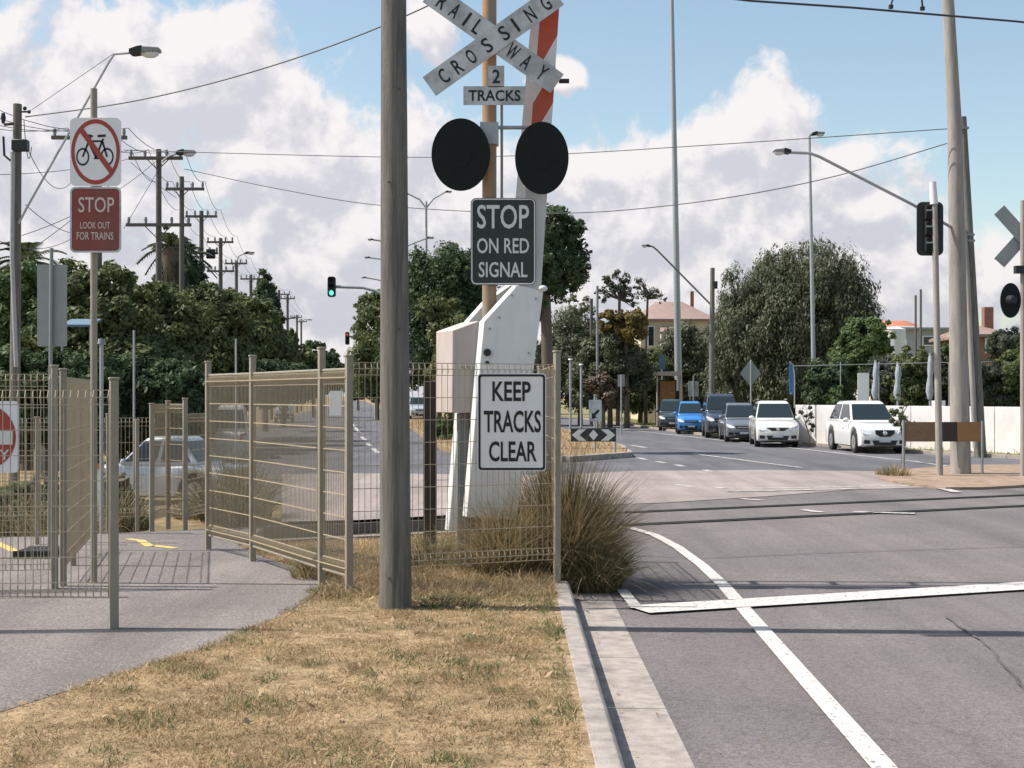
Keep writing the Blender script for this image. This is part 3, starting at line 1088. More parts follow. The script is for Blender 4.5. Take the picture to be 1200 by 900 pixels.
# =================================================================== FENCES
def mesh_panel(mb, p0, p1, z0, z1, sp=0.05, r=0.0028, bands=True, hs=None):
    """welded wire panel between p0 and p1 (x, y): upright wires, cross wires and rolled top and bottom edges"""
    a, b = Vector((p0[0], p0[1], 0)), Vector((p1[0], p1[1], 0))
    L = (b - a).length
    t = (b - a) / L
    nn = Vector((-t.y, t.x, 0))
    n = max(2, int(L / sp))
    for i in range(n + 1):
        p = a + t * (L * i / n)
        mb.tube([p + Vector((0, 0, z0)), p + Vector((0, 0, z1))], r, 4, False)
        if bands:                                   # rolled edge: the wire folds forward into a triangle
            for zz, s in ((z1, -1), (z0, 1)):
                mb.tube([p + Vector((0, 0, zz)), p - nn * 0.028 + Vector((0, 0, zz + s * 0.05)), p + Vector((0, 0, zz + s * 0.10))], r, 4, False)
    if hs is None:
        m_ = max(2, round((z1 - z0 - 0.2) / 0.185))
        hs = [z0 + 0.1 + (z1 - z0 - 0.2) * i / m_ for i in range(m_ + 1)]
    for z in hs:
        mb.tube([a + Vector((0, 0, z)), b + Vector((0, 0, z))], r * 1.25, 4, False)
    if bands:
        for z, o in ((z1, 0), (z0, 0), (z1 - 0.05, 0.028), (z0 + 0.05, 0.028)):
            mb.tube([a - nn * o + Vector((0, 0, z)), b - nn * o + Vector((0, 0, z))], r * 1.3, 4, False)


def fence_post(x, y, z1, parent, r=0.026, z0=-0.05, cap=True):
    mb = MB()
    rz = Matrix.Rotation(R(24), 3, 'Z')
    mb.box((x, y, (z0 + z1) / 2), (2 * r, 2 * r, z1 - z0), rz)
    o = mb.build('post', M['fence_paint'], parent, bevel=0.005)
    if cap:
        c = MB()
        c.box((x, y, z1 + 0.008), (2 * r + 0.012, 2 * r + 0.012, 0.018), rz)
        c.build('post_cap', M['fence_paint'], o, bevel=0.005)
    return o


def fence(label, pts, z1, z0, posts, sp=0.05, hs=None, rail=True, group='wire mesh pedestrian fences', r=0.0033, pr=0.026, post_up=0.05):
    """one run of mesh fence along pts; posts: list of (x, y, height)"""
    t = thing('mesh_fence', (pts[0][0], pts[0][1], 0), label, 'fence', group)
    mb = MB()
    for p, q in zip(pts, pts[1:]):
        mesh_panel(mb, p, q, z0, z1, sp, r, True, hs)
    mb.build('wire_mesh', M['fence_wire'], t, fix=False)
    for x, y, zz in posts:
        fence_post(x, y, zz, t, pr)
    return t


def gp(px, py, z=0):
    g = G(px, py, z)
    return (g.x, g.y)


# gate run on the right of the path, seen obliquely
g1, g2, g3, g4 = gp(244, 644), gp(296, 658), gp(377, 687), gp(409, 697)
ff = (0.385, 12.18)
zt = lambda py, p: Z(py, p[1])
t = thing('mesh_gate_fence', (g3[0], g3[1], 0), 'tall sunlit beige mesh fence running away beside the footpath, with a white notice', 'fence', 'wire mesh pedestrian fences')
mb = MB()
for p, q in ((g1, g2), (g2, g3), (g3, g4)):
    d0 = 0.16
    mesh_panel(mb, p, q, d0, 1.80, 0.036, 0.0046)
mb.build('wire_mesh', M['fence_wire'], t, fix=False)
for p, py in ((g1, 425), (g2, 418), (g3, 409), (g4, 418)):
    fence_post(p[0], p[1], zt(py, p), t, 0.028)
for z in (1.815, 0.15):
    mb = MB().tube([(p[0], p[1], z) for p in (g1, g2, g3, g4)], 0.012, 6)
    mb.build('rail', M['fence_paint'], t)
cx, cz, w, h = pxrect(385, 458, 399, 487, 11.45)
mb = MB().prism(rrect(cx, cz, w, h, 0.004, 11.52), (0, 0.004, 0))
tag(mb.build('notice', M['sign_white'], t), 'small white paper notice')

fence('straight mesh fence behind the timber pole, carrying the KEEP TRACKS CLEAR sign', [(g4[0] + 0.03, g4[1]), (ff[0] - 0.03, ff[1])], 1.87, 0.2,
      [(ff[0], ff[1], Z(413, 12.18))])
fence('short mesh fence returning away from the kerb behind the KEEP TRACKS CLEAR sign', [(ff[0], ff[1] + 0.05), (0.30, 15.0)], 1.87, 0.2, [(0.30, 15.05, 1.9)])
# left maze
fence('front mesh fence on the left edge of the footpath, dark end post nearest the camera', [(-5.6, 9.55), (-2.77, 9.77)], 1.64, 0.22,
      [(-2.735, 9.775, Z(445, 9.77))], pr=0.029)
A = gp(-10, 692)
fence('second mesh fence at far left, standing behind the front one with two close posts', [(-6.5, 11.35), (X(66, 11.8), 11.8)], 1.78, 0.16,
      [(X(64, 11.8), 11.8, Z(430, 11.8)), (X(74, 11.95), 11.95, Z(434, 11.95))], pr=0.027)
fence('narrow sunlit mesh fence end beside the STOP LOOK OUT sign post', [(X(80, 12.2), 12.15), (X(107, 14.6), 14.6)], 1.76, 0.16,
      [(X(86, 13.4), 13.4, 1.7)], pr=0.024)
fence('mesh fence across the tracks in front of the silver sedan, three posts', [(X(178, 17.0), 17.0), (X(197, 17.6), 17.6), (X(217, 17.2), 17.2)], 1.5, 0.12, sp=0.036, r=0.0040, posts=
      [(X(178, 17.0), 17.0, Z(474, 17.0)), (X(197, 17.6), 17.6, Z(471, 17.6)), (X(217, 17.2), 17.2, Z(468, 17.2))], pr=0.027)
fence('low mesh fence along the tracks behind the left maze', [(-14, 13.4), (X(176, 17.4), 17.6)], 1.33, 0.12,
      [(X(153, 17.0), 17.3, 1.30), (X(118, 16.3), 16.6, 1.38), (X(40, 15.2), 15.3, 1.36)], pr=0.022)
fence('low mesh fence in front of the silver sedan tail', [(X(219, 17.4), 17.4), (X(243, 18.2), 18.2)], 1.38, 0.12, [(X(243, 18.2), 18.2, 1.4)], pr=0.02)

# dark timber post behind the fence
mb = MB().box((X(504, 14.4), 14.4, 0.8), (0.13, 0.12, 1.9))
tag(mb.build('timber_post', M['dark_timber'], bevel=0.01), 'square dark brown timber post behind the mesh fence', 'post')

# low dark grate on the path
t = thing('path_grate', (*gp(46, 652), 0), 'low dark metal grate on the footpath behind the left fences', 'grate')
gx0, gy0 = gp(46, 652)
for sy in (-0.22, 0.22):
    MB().box((gx0, gy0 + sy, 0.04), (0.36, 0.03, 0.075)).build('frame_rail', M['black_plastic'], t)
mb = MB()
for i in range(9):
    mb.box((gx0 - 0.16 + 0.04 * i, gy0, 0.06), (0.018, 0.41, 0.03))
mb.build('bars', M['rail_steel'], t)

# =================================================================== FOREGROUND POLE
d = 10.75
x0 = X(463.5, d)
t = thing('timber_pole', (x0, d, 0), 'thick weathered grey timber pole standing on the dry grass verge', 'pole')
mb = MB()
hh = 6.5
pts, rad = [], []
for i in range(25):
    z = -0.3 + (hh + 0.3) * i / 24
    f = max(z, 0) / hh
    pts.append((x0 - 0.02 * f, d, z))
    rad.append((0.121 - 0.037 * f) * (1 + 0.012 * rnd.uniform(-1, 1)))
mb.tube(pts, rad, 20)
mb.build('pole', M['pole_wood'], t)
mb = MB()
mb.box((x0 - 0.02, d - 0.13, 6.2), (1.0, 0.09, 0.11))
for s in (-0.42, 0.42):
    mb.tube([(x0 + s, d - 0.13, 6.25), (x0 + s, d - 0.13, 6.40)], [0.03, 0.04], 8)
mb.build('crossarm', M['pole_wood'], t)
mb = MB()
for zz, s in ((3.9, 1), (3.2, -1), (2.1, 1), (0.24, -1)):
    mb.tube([(x0 + s * 0.04, d - 0.125, zz), (x0 + s * 0.04, d - 0.10, zz)], 0.008, 6)
mb.build('bolts', M['rail_steel'], t)

# =================================================================== LEVEL CROSSING MAST
d = 13.2
mx = X(573.5, d)
t = thing('crossing_mast', (mx, d, 0), 'level crossing mast with crossbuck, two flashing light discs and STOP ON RED SIGNAL sign', 'crossing signal')
mb = MB()
mb.tube([(mx, d, -0.2), (mx, d, 5.9)], 0.0675, 16)
mb.build('pole', M['mast_paint'], t)
mb = MB().tube([(X(588, d), d + 0.05, Z(110, d)), (X(588, d), d + 0.05, Z(330, d))], 0.014, 8)
mb.build('conduit', M['galv'], t)
# crossbuck
dc = d - 0.12
cx, cz = X(578, dc), Z(46, dc)
ANG = R(35.5)
bl, bw = S(184, dc), S(27, dc)
for k, (sg, name) in enumerate(((-1, 'RAILWAY'), (1, 'CROSSING'))):
    yy = dc - 0.02 * k
    u = Vector((math.cos(ANG), 0, sg * math.sin(ANG)))
    v = Vector((-sg * math.sin(ANG), 0, math.cos(ANG)))
    c = Vector((cx, yy, cz + (S(1.5, dc) if sg < 0 else -S(2.5, dc))))
    poly = [c - u * bl / 2 - v * bw / 2, c + u * bl / 2 - v * bw / 2, c + u * bl / 2 + v * bw / 2, c - u * bl / 2 + v * bw / 2]
    bo = MB().prism(poly, (0, 0.008, 0)).build('crossbuck_blade', M['sign_grey'], t)
    letters = {'RAILWAY': (('R', 516, 6), ('A', 530, 17), ('I', 544, 27), ('L', 557, 35.5), ('W', 602, 59), ('A', 618, 71), ('Y', 637, 83)),
               'CROSSING': (('C', 522, 92), ('R', 537, 79), ('O', 552, 66), ('S', 570, 52), ('S', 588, 35), ('I', 601, 25), ('N', 618, 12), ('G', 636, -1))}[name]
    for ch, lx, ly in letters:
        lp = P(lx, ly, yy - 0.004)
        lw = {'I': 3.2, 'W': 13, 'L': 8}.get(ch, 9.5)
        # snap onto the blade's centre line
        rel = lp - c
        s = rel.dot(u)
        pos = c + u * s
        pos.y = yy - 0.004
        # the upright of each letter stands square on its blade
        text(ch, pos, S(lw, dc), S(18, dc), M['lettering_black'], bo, 'letter', tuple(u), tuple(v), 0.012)
# track count plates
for (r, s_, lw, lh) in (((572, 77, 591, 102), '2', 9, 16), ((543, 101, 616, 123), 'TRACKS', 61, 13)):
    dd = d - 0.085
    cx, cz, w, h = pxrect(*r, dd)
    pl = MB().prism(rrect(cx, cz, w, h, 0.006, dd), (0, 0.006, 0)).build('track_count_plate', M['sign_grey'], t)
    text(s_, (cx, dd - 0.003, cz), S(lw, dd), S(lh, dd), M['lettering_black'], pl, 'lettering', bold=0.018)
# flashing lights
mb = MB().tube([(X(556, d), d - 0.02, Z(150, d)), (X(636, d), d - 0.02, Z(150, d))], 0.018, 8)
mb.box((mx, d - 0.02, Z(158, d)), (0.17, 0.17, 0.2))
mb.build('light_bracket', M['galv'], t)
for (lx, ly, rx, ry) in ((540, 181, 34.5, 42.5), (635, 185, 31.5, 42.5)):
    dd = d - 0.16
    cx, cz = X(lx, dd), Z(ly, dd)
    rx, rz = S(rx, dd), S(ry, dd)
    di = MB().prism(ellipse(cx, cz, rx, rz, dd, 40), (0, 0.02, 0)).build('target_disc', M['disc_black'], t)
    mb = MB()
    n = 20
    o1 = ellipse(cx, cz, rx * .36, rz * .36, dd - 0.004, n)
    mb.prism(o1, (0, 0.003, 0))
    mb.build('lens', M['disc_black'], di)
    mb = MB().tube([(cx, dd + 0.02, cz), (cx, dd + 0.2, cz)], [rz * 0.45, rz * 0.35], 14)
    mb.build('lamp_housing', M['disc_black'], di)
# small lamp at right of blade
mb = MB().tube([(X(655, d), d, Z(95, d)), (X(667, d), d, Z(95, d))], 0.022, 8)
mb.build('side_lamp', M['black_plastic'], t)
# stop sign
dd = d - 0.10
cx, cz, w, h = pxrect(551.5, 232, 628, 334, dd)
pl = MB().prism(rrect(cx, cz, w, h, 0.05, dd), (0, 0.006, 0)).build('stop_plate', M['sign_black'], t)
band(rrect(cx, cz, w - 0.012, h - 0.012, 0.046, dd), rrect(cx, cz, w - 0.034, h - 0.034, 0.036, dd), 0.003).build('border', M['lettering_white'], pl)
for s_, r in (('STOP', (559, 240, 620, 268)), ('ON RED', (559, 279, 620, 297)), ('SIGNAL', (561, 307, 618, 325))):
    a, b, lw, lh = pxrect(*r, dd)
    text(s_, (a, dd - 0.004, b), lw, lh, M['lettering_white'], pl, bold=0.012)

# ------------------------------------------------------------------ boom barrier
d = 13.0
t = thing('boom_barrier', (X(578, d), d, 0), 'raised red and white boom barrier with white counterweight plates around the crossing mast', 'boom barrier')
front = [(606, 334), (637, 341), (627, 420), (612, 560), (606, 610), (547, 606), (563, 420), (567, 377)]
o = MB().prism([P(x, y, d) for x, y in front], (-0.045, 0.075, 0)).build('counterweight_plate', M['white_paint'], t, bevel=0.006)
mb = MB().tube([P(571, 413, d - 0.03), P(571, 413, d)], 0.035, 10)
mb.build('bolt', M['black_plastic'], o)
mb = MB().tube([P(571, 425, d - 0.02), P(571, 425, d)], 0.018, 8)
mb.build('bolt', M['black_plastic'], o)
db = 13.42
MB().prism([P(x, y, db) for x, y in [(598, 334), (616, 334), (606, 420), (590, 560), (583, 622), (526, 622), (539, 470), (545, 381), (569, 354)]], (-0.045, 0.07, 0)).build('counterweight_plate', M['white_paint'], t, bevel=0.006)
MB().ball(P(636, 338, d + 0.02), (0.045, 0.06, 0.03)).build('pivot_knob', M['white_paint'], t)
b0 = [P(x, y, 13.10) for x, y in ((530, 387), (561, 376), (561, 484), (530, 484))]
MB().prism(b0, (-0.165, 0.28, 0.0)).build('counterweight_box', M['cream_paint'], t, bevel=0.008)
for px_, py_ in ((600, 346), (628, 350), (574, 385), (620, 414), (585, 372)):
    MB().tube([P(px_, py_, d - 0.014), P(px_, py_, d)], 0.012, 6).build('bolt', M['galv'], o)
MB().box(P(546, 430, 13.085), (0.10, 0.012, 0.006)).build('seam', M['galv_dull'], t)
MB().box(P(556, 436, 13.09), (0.018, 0.03, 0.09)).build('latch', M['galv_dull'], t)
d = 13.3
mb = MB().box((X(543, d), d + 0.02, 0.64), (0.12, 0.16, 1.6))
mb.box((X(543, d), d + 0.02, -0.05), (0.42, 0.42, 0.18))
mb.build('pedestal', M['galv_dull'], t, bevel=0.01)
# arm: two parallel blades
def arm(px0, py0, px1, py1, w0, w1, dd, cuts, first):
    A_, B_ = P(px0, py0, dd), P(px1, py1, dd)
    u = (B_ - A_).normalized()
    v = Vector((u.z, 0, -u.x))
    L = (B_ - A_).length
    cs = [0.0] + cuts + [1.0]
    for i in range(len(cs) - 1):
        q = []
        for c, s in ((cs[i], -1), (cs[i], 1), (cs[i + 1], 1), (cs[i + 1], -1)):
            sk = 0 if c in (0.0, 1.0) else 0.055 * s
            ww = S(w0 + (w1 - w0) * c, dd) / 2
            q.append(A_ + u * (L * (c + sk)) + v * s * ww)
        red = (i % 2 == 1) if first == 'white' else (i % 2 == 0)
        MB().prism(q, (0, 0.05, 0)).build('arm_segment', M['boom_red'] if red else M['white_paint'], t)
arm(620.5, 338, 651.5, -90, 27, 20, d - 0.02, [0.455, 0.560, 0.64, 0.86], 'white')
arm(602, 345, 638, -90, 15, 12, d + 0.22, [0.80], 'white')
mb = MB()
for py in (300, 180, 60):
    f = (338 - py) / 428
    px = 620.5 + 31 * f
    mb.box((X(px - 8, d), d + 0.13, Z(py, d)), (0.04, 0.20, 0.05))
mb.build('arm_brace', M['galv'], t)

# KEEP TRACKS CLEAR
dd = 11.72
t = thing('keep_tracks_clear_sign', (X(600, dd), dd, Z(551, dd)), 'white KEEP TRACKS CLEAR sign with black border fixed to the mesh fence', 'sign')
cx, cz, w, h = pxrect(559.5, 437.5, 640, 552, dd)
pl = MB().prism(rrect(cx, cz, w, h, 0.03, dd), (0, 0.004, 0)).build('plate', M['sign_white'], t)
band(rrect(cx, cz, w - 0.016, h - 0.016, 0.026, dd), rrect(cx, cz, w - 0.052, h - 0.052, 0.016, dd), 0.003).build('border', M['lettering_black'], pl)
for s_, r in (('KEEP', (577, 447, 622, 470)), ('TRACKS', (567, 481, 634, 507)), ('CLEAR', (573, 517, 629, 541))):
    a, b, lw, lh = pxrect(*r, dd)
    text(s_, (a, dd - 0.003, b), lw, lh, M['lettering_black'], pl, bold=0.02)
mb = MB()
for zz in (cz + 0.28, cz - 0.28):
    mb.box((cx, dd + 0.022, zz), (w * 0.9, 0.03, 0.04))
mb.build('bracket', M['galv'], t)

# =================================================================== NO BICYCLE / STOP LOOK OUT SIGN
d = 12.15
px_ = 110.0
t = thing('pedestrian_warning_sign', (X(px_, d), d, 0), 'tall post with no bicycles sign above red STOP LOOK OUT FOR TRAINS sign', 'sign')
MB().tube([(X(px_, d), d, -0.2), (X(px_, d), d, Z(104, d))], 0.0285, 12).build('post', M['fence_paint'], t)
dd = d - 0.05
cx, cz, w, h = pxrect(82, 138, 142, 218, dd)
pl = MB().prism(rrect(cx, cz, w, h, 0.05, dd), (0, 0.004, 0)).build('no_bicycle_plate', M['sign_white'], t)
rx, rz = S(28.6, dd), S(38.3, dd)
band(ellipse(cx, cz, rx, rz, dd, 40), ellipse(cx, cz, rx - S(4.0, dd), rz - S(5.0, dd), dd, 40), 0.003).build('ring', M['sign_red_ring'], pl)
# bicycle: photo pixels of the crop, at four times size
def bz(x, y, off):
    return Vector(((x / 4 - 600) / F * dd, dd - off, EYE - (y / 4 - HOR) / F * dd))
mb = MB()
for wx, wy in ((388, 735), (502, 735)):
    o_ = [bz(wx + 31 * math.cos(a), wy + 42 * math.sin(a), 0.002) for a in np.linspace(0, 2 * math.pi, 24, endpoint=False)]
    i_ = [bz(wx + 24 * math.cos(a), wy + 33 * math.sin(a), 0.002) for a in np.linspace(0, 2 * math.pi, 24, endpoint=False)]
    mb.add(o_ + i_, [(i, (i + 1) % 24, 24 + (i + 1) % 24, 24 + i) for i in range(24)])
def bar(a, b, w_):
    a, b = np.array(a, float), np.array(b, float)
    u = (b - a) / np.linalg.norm(b - a)
    nn = np.array([-u[1], u[0]]) * w_ / 2
    mb.flat([bz(*(a - nn), 0.002), bz(*(b - nn), 0.002), bz(*(b + nn), 0.002), bz(*(a + nn), 0.002)])
for a, b, w_ in (((388, 735), (425, 640), 9), ((418, 632), (436, 640), 8), ((410, 630), (420, 650), 8), ((420, 662), (478, 662), 9), ((416, 668), (450, 738), 9),
                 ((450, 738), (484, 650), 9), ((480, 662), (502, 735), 9), ((458, 638), (496, 636), 12), ((440, 742), (466, 742), 9)):
    bar(a, b, w_)
mb.build('bicycle_symbol', M['lettering_black'], pl, fix=False)
u = (Vector((bz(520, 800, 0) - bz(378, 605, 0)))).normalized()
v = Vector((-u.z, 0, u.x))
p, q = bz(375, 600, 0.005), bz(523, 806, 0.005)
MB().flat([p - v * S(3, dd), q - v * S(3, dd), q + v * S(3, dd), p + v * S(3, dd)]).build('slash', M['sign_red_ring'], pl)
cx, cz, w, h = pxrect(82, 219, 142, 296, dd)
pl = MB().prism(rrect(cx, cz, w, h, 0.045, dd), (0, 0.004, 0)).build('stop_look_plate', M['sign_red'], t)
band(rrect(cx, cz, w, h, 0.045, dd), rrect(cx, cz, w - 0.030, h - 0.030, 0.034, dd), 0.002).build('border', M['sign_grey'], pl)
for s_, r in (('STOP', (92, 231, 134, 249)), ('LOOK OUT', (94, 260, 129, 268)), ('FOR TRAINS', (90, 272, 133, 281))):
    a, b, lw, lh = pxrect(*r, dd)
    text(s_, (a, dd - 0.003, b), lw, lh, M['sign_letter_pink'], pl, bold=0.008)

# NO ENTRY sign at the frame's left
d = 11.3
t = thing('no_entry_sign', (X(-16, d), d, Z(560, d)), 'red round NO ENTRY sign on a pale plate behind the front left fence', 'sign')
cx, cz, w, h = pxrect(-56, 470, 22, 554, d)
pl = MB().prism(rrect(cx, cz, w, h, 0.04, d), (0, 0.004, 0)).build('plate', M['sign_white'], t)
MB().prism(ellipse(cx - 0.005, cz, S(36.5, d), S(38, d), d - 0.001, 40), (0, -0.003, 0)).build('red_disc', M['sign_red_ring'], pl)
a, b, lw, lh = pxrect(-46, 505, 15, 521, d)
MB().flat([(a - lw / 2, d - 0.006, b - lh / 2), (a + lw / 2, d - 0.006, b - lh / 2), (a + lw / 2, d - 0.006, b + lh / 2), (a - lw / 2, d - 0.006, b + lh / 2)]).build('white_bar', M['lettering_white'], pl)
for s_, r in (('NO', (-27, 482, -5, 497)), ('ENTRY', (-42, 527, 11, 539))):
    a, b, lw, lh = pxrect(*r, d)
    text(s_, (a, d - 0.006, b), lw, lh, M['lettering_white'], pl, bold=0.008)
MB().tube([(X(-16, d), d + 0.05, -0.1), (X(-16, d), d + 0.05, Z(466, d))], 0.025, 10).build('post', M['galv'], t)

# back of a grey sign
d = 14.8
t = thing('sign_back', (X(60, d), d, 0), 'plain grey back of a tall rectangular sign on a thin post', 'sign')
cx, cz, w, h = pxrect(43.5, 310, 78.5, 406, d)
MB().prism(rrect(cx, cz, w, h, 0.02, d), (0, 0.004, 0)).build('plate', M['sign_back'], t)
MB().tube([(X(58.5, d), d - 0.03, -0.2), (X(61.5, d), d - 0.03, Z(291, d))], 0.019, 10).build('post', M['galv_dull'], t)

# short posts at left
def post(px, py0, d, r, m, label, cap=None, name='marker_post', z0=-0.3, group='thin posts behind the left fences'):
    t = thing(name, (X(px, d), d, z0), label, 'post', group)
    MB().tube([(X(px, d), d, z0), (X(px, d), d, Z(py0, d))], r, 8).build('post', M[m], t)
    if cap:
        mb = MB().tube([(X(px, d), d, Z(py0, d) - 0.03), (X(px, d), d, Z(py0, d) + 0.03)], [r * 2.1, r * 1.7], 10)
        mb.build('cap', M[cap], t)
    return t
post(119, 400, 16.5, 0.022, 'galv', 'pale grey post with a round cap beside the STOP LOOK OUT sign', 'galv_dull')
post(157, 387, 21, 0.016, 'galv', 'thin pale bare post against the dark trees at left')
post(276.5, 397, 32, 0.022, 'galv', 'thin pale post standing behind the beige gate fence')
post(116, 546, 18.5, 0.035, 'white_paint', 'short white marker post with orange top behind the maze', 'amber')
post(88, 462, 15.5, 0.03, 'cream_paint', 'cream capped post inside the left maze')
post(668.5, 421, 70, 0.06, 'galv', 'white marker post on the far verge left of its twin', 'tank_white', z0=-0.1, group='far verge posts')
post(681, 427, 66, 0.055, 'galv', 'white marker post on the far verge nearer the keep left sign', 'tank_white', z0=-0.1, group='far verge posts')
post(700, 335, 75, 0.07, 'galv_dull', 'slim grey steel post among the far gum trees', z0=-0.1, group='far verge posts')
post(693, 350, 82, 0.10, 'pole_wood_far', 'short dark timber post among the far gum trees', z0=-0.1, group='far verge posts')

# =================================================================== UTILITY POLES, LAMPS AND WIRES
def lamp_head(p, dirx, d, t, w=0.55):
    """cobra-head street light: dark housing, glass bowl below"""
    mb = MB()
    s = dirx
    prof = [(0, 0.05), (0.25, 0.11), (0.42, 0.13), (1.0, 0.10), (1.0, 0.02), (0.45, -0.02), (0.1, -0.04), (0, -0.03)]
    mb.prism([(p.x + s * w * a, p.y - 0.14, p.z + b * w * 1.5) for a, b in prof], (0, 0.28, 0))
    h = mb.build('lamp_head', M['galv_dull'], t, bevel=0.02)
    mb = MB()
    mb.ball((p.x + s * w * 0.66, p.y, p.z - 0.01), (w * 0.32, 0.12, w * 0.16), 10, 6)
    mb.build('lamp_glass', M['lamp_glass'], h)
    mb = MB()
    mb.prism([(p.x + s * w * a, p.y - 0.145, p.z + b * w * 1.5) for a, b in [(0, 0.06), (0.25, 0.12), (0.42, 0.14), (0.42, -0.02), (0.1, -0.05), (0, -0.04)]], (0, 0.29, 0))
    mb.build('lamp_collar', M['black_plastic'], h)


def xarm(mb, xa, xb, z, d, h=0.10):
    mb.prism([(xa, d - 0.16, z - h / 2), (xb, d - 0.16, z - h / 2), (xb, d - 0.16, z + h / 2), (xa, d - 0.16, z + h / 2)], (0, 0.10, 0))


def insul(mb, x, z, d, up=True):
    s = 1 if up else -1
    mb.tube([(x, d - 0.11, z), (x, d - 0.11, z + s * 0.12), (x, d - 0.11, z + s * 0.22)], [0.03, 0.055, 0.035], 8)


def utility_pole(px, ytop, d, wpx, arms, label, lamp=None, box=None, lean=0, braces=True, group='timber power poles receding behind the left trees', m='pole_wood_far', ground=-0.6):
    x = X(px, d)
    t = thing('power_pole', (x, d, ground), label, 'power pole', group)
    r = S(wpx, d) / 2
    MB().tube([(x - S(lean, d), d, ground), (x, d, Z(ytop, d))], [r * 1.15, r * 0.9], 10).build('pole', M[m], t)
    for (xa, xb, y) in arms:
        mb = MB()
        xarm(mb, X(xa, d), X(xb, d), Z(y, d), d)
        if braces:
            zz = Z(y, d)
            for s in (-1, 1):
                e = x + s * S(abs(xb - xa), d) * 0.22
                mb.tube([(x, d - 0.1, zz - S(abs(xb - xa), d) * 0.22), (e, d - 0.1, zz)], 0.02, 4)
        a = mb.build('crossarm', M[m], t)
        for f in (0.04, 0.3, 0.7, 0.96):
            mb = MB()
            insul(mb, X(xa + (xb - xa) * f, d), Z(y, d) + 0.03, d, True)
            mb.build('insulator', M['galv_dull'], a)
    if lamp:
        pts = [P(px_, py_, d - 0.2) for px_, py_ in lamp[0]]
        mb = MB().tube(pts, lamp[2] if len(lamp) > 2 else 0.03, 7)
        mb.build('lamp_arm', M['galv'], t)
        lamp_head(pts[-1], lamp[1], d, t, lamp[3] if len(lamp) > 3 else 0.5)
    if box:
        bx0, by0, bx1, by1 = box
        c = P((bx0 + bx1) / 2, (by0 + by1) / 2, d - 0.25)
        mb = MB().box(c, (S(bx1 - bx0, d), 0.22, S(by1 - by0, d)))
        mb.build('junction_box', M['black_plastic'], t, bevel=0.02)
    return t


# left front pole with the long lamp arm
d = 30
t = utility_pole(20.5, 122, d, 11, [], 'weathered power pole at far left with black box and long lamp arm', ([(22, 262), (30, 246), (128, 72), (134, 63.5), (153, 62)], 1, 0.024, 0.62),
                 (15, 164, 33, 177), lean=4, m='pole_wood', ground=-0.3)
mb = MB().tube([P(15, 178, d - .2), P(14, 300, d - .2), P(19, 430, d - .2)], 0.045, 8)
mb.build('cable_guard', M['galv'], t)
mb = MB()
mb.tube([P(16, 145, d - .2), P(5, 146, d - .2)], 0.03, 6); insul(mb, X(6, d), Z(146, d), d)
mb.tube([P(25, 131, d - .2), P(33, 131, d - .2)], 0.02, 6); mb.ball(P(34, 131, d - .2), 0.04); mb.ball(P(29, 127, d - .2), 0.045)
mb.tube([P(4, 160, d - .2), P(5, 182, d - .2), P(12, 188, d - .2), P(16, 186, d - .2)], 0.025, 6)
mb.build('fittings', M['black_plastic'], t)
utility_pole(116, 148, 40, 7, [(62, 150, 162)], 'power pole hidden behind the no bicycles sign, crossarm ends showing')
utility_pole(186, 175, 45.6, 7, [(152, 215, 186), (149, 225, 264)], 'tall power pole with two crossarms and street lamp, right of red STOP sign',
             ([(190, 190), (196, 184), (207, 180)], 1, 0.035, 0.6))
utility_pole(213, 207, 51, 6, [(195, 240, 222)], 'power pole with one crossarm in front of the shaggy palm')
utility_pole(236, 247, 61, 5.5, [(218, 255, 254), (224, 256, 297)], 'power pole with a dark transformer on its lower crossarm', box=(242, 292, 252, 303))
utility_pole(258.5, 279, 71.6, 5, [(243, 274, 284), (243, 275, 318)], 'power pole with two equal crossarms beyond the shaggy palm')
utility_pole(277, 305, 83, 4.2, [(264, 290, 309)], 'power pole with a raised curved lamp arm above the trees', ([(277, 307), (280, 300), (287, 297)], 1, 0.04, 0.55))
utility_pole(294, 322, 93, 4, [(282, 305, 327)], 'short looking power pole beside the dark pointed tree')
utility_pole(318, 345, 108, 3.4, [(310, 326, 349)], 'thin far power pole just right of the dark pointed tree', ([(318, 349), (310, 350), (304, 356)], -1, 0.05, 0.5))
utility_pole(327, 340, 112, 3.4, [(318, 340, 345)], 'far power pole with a long crossarm, taller than its neighbour')
utility_pole(337, 345, 120, 3.2, [(329, 346, 350), (329, 346, 373)], 'far power pole with two crossarms above the rounded trees')
utility_pole(348, 369, 150, 2.6, [(342, 354, 372)], 'distant power pole, leftmost of the last pair')
utility_pole(353, 374, 165, 2.4, [(347, 360, 377)], 'distant power pole at the end of the line', ([(353, 376), (358, 374), (361, 375)], 1, 0.05, 0.5))


def wire(pts, label, r=0.012, sag=0.0, group='overhead wires', name='overhead_wire', segs=16, pick=None):
    """pts: list of (px, py, d); smooth curve through them"""
    ps = [P(*p) for p in pts]
    out = []
    if len(ps) == 2:
        for i in range(segs + 1):
            f = i / segs
            q = ps[0].lerp(ps[1], f)
            q.z -= sag * 4 * f * (1 - f)
            out.append(q)
    else:
        n = len(ps)
        for i in range(n - 1):
            a, b, c, e = ps[max(i - 1, 0)], ps[i], ps[i + 1], ps[min(i + 2, n - 1)]
            for k in range(8):
                f = k / 8
                out.append(0.5 * ((2 * b) + (c - a) * f + (2 * a - 5 * b + 4 * c - e) * f * f + (3 * b - a - 3 * c + e) * f ** 3))
        out.append(ps[-1])
    o = MB().tube(out, r, 5).build(name, M['wire_black'])
    return tag(o, label, 'wire', group)


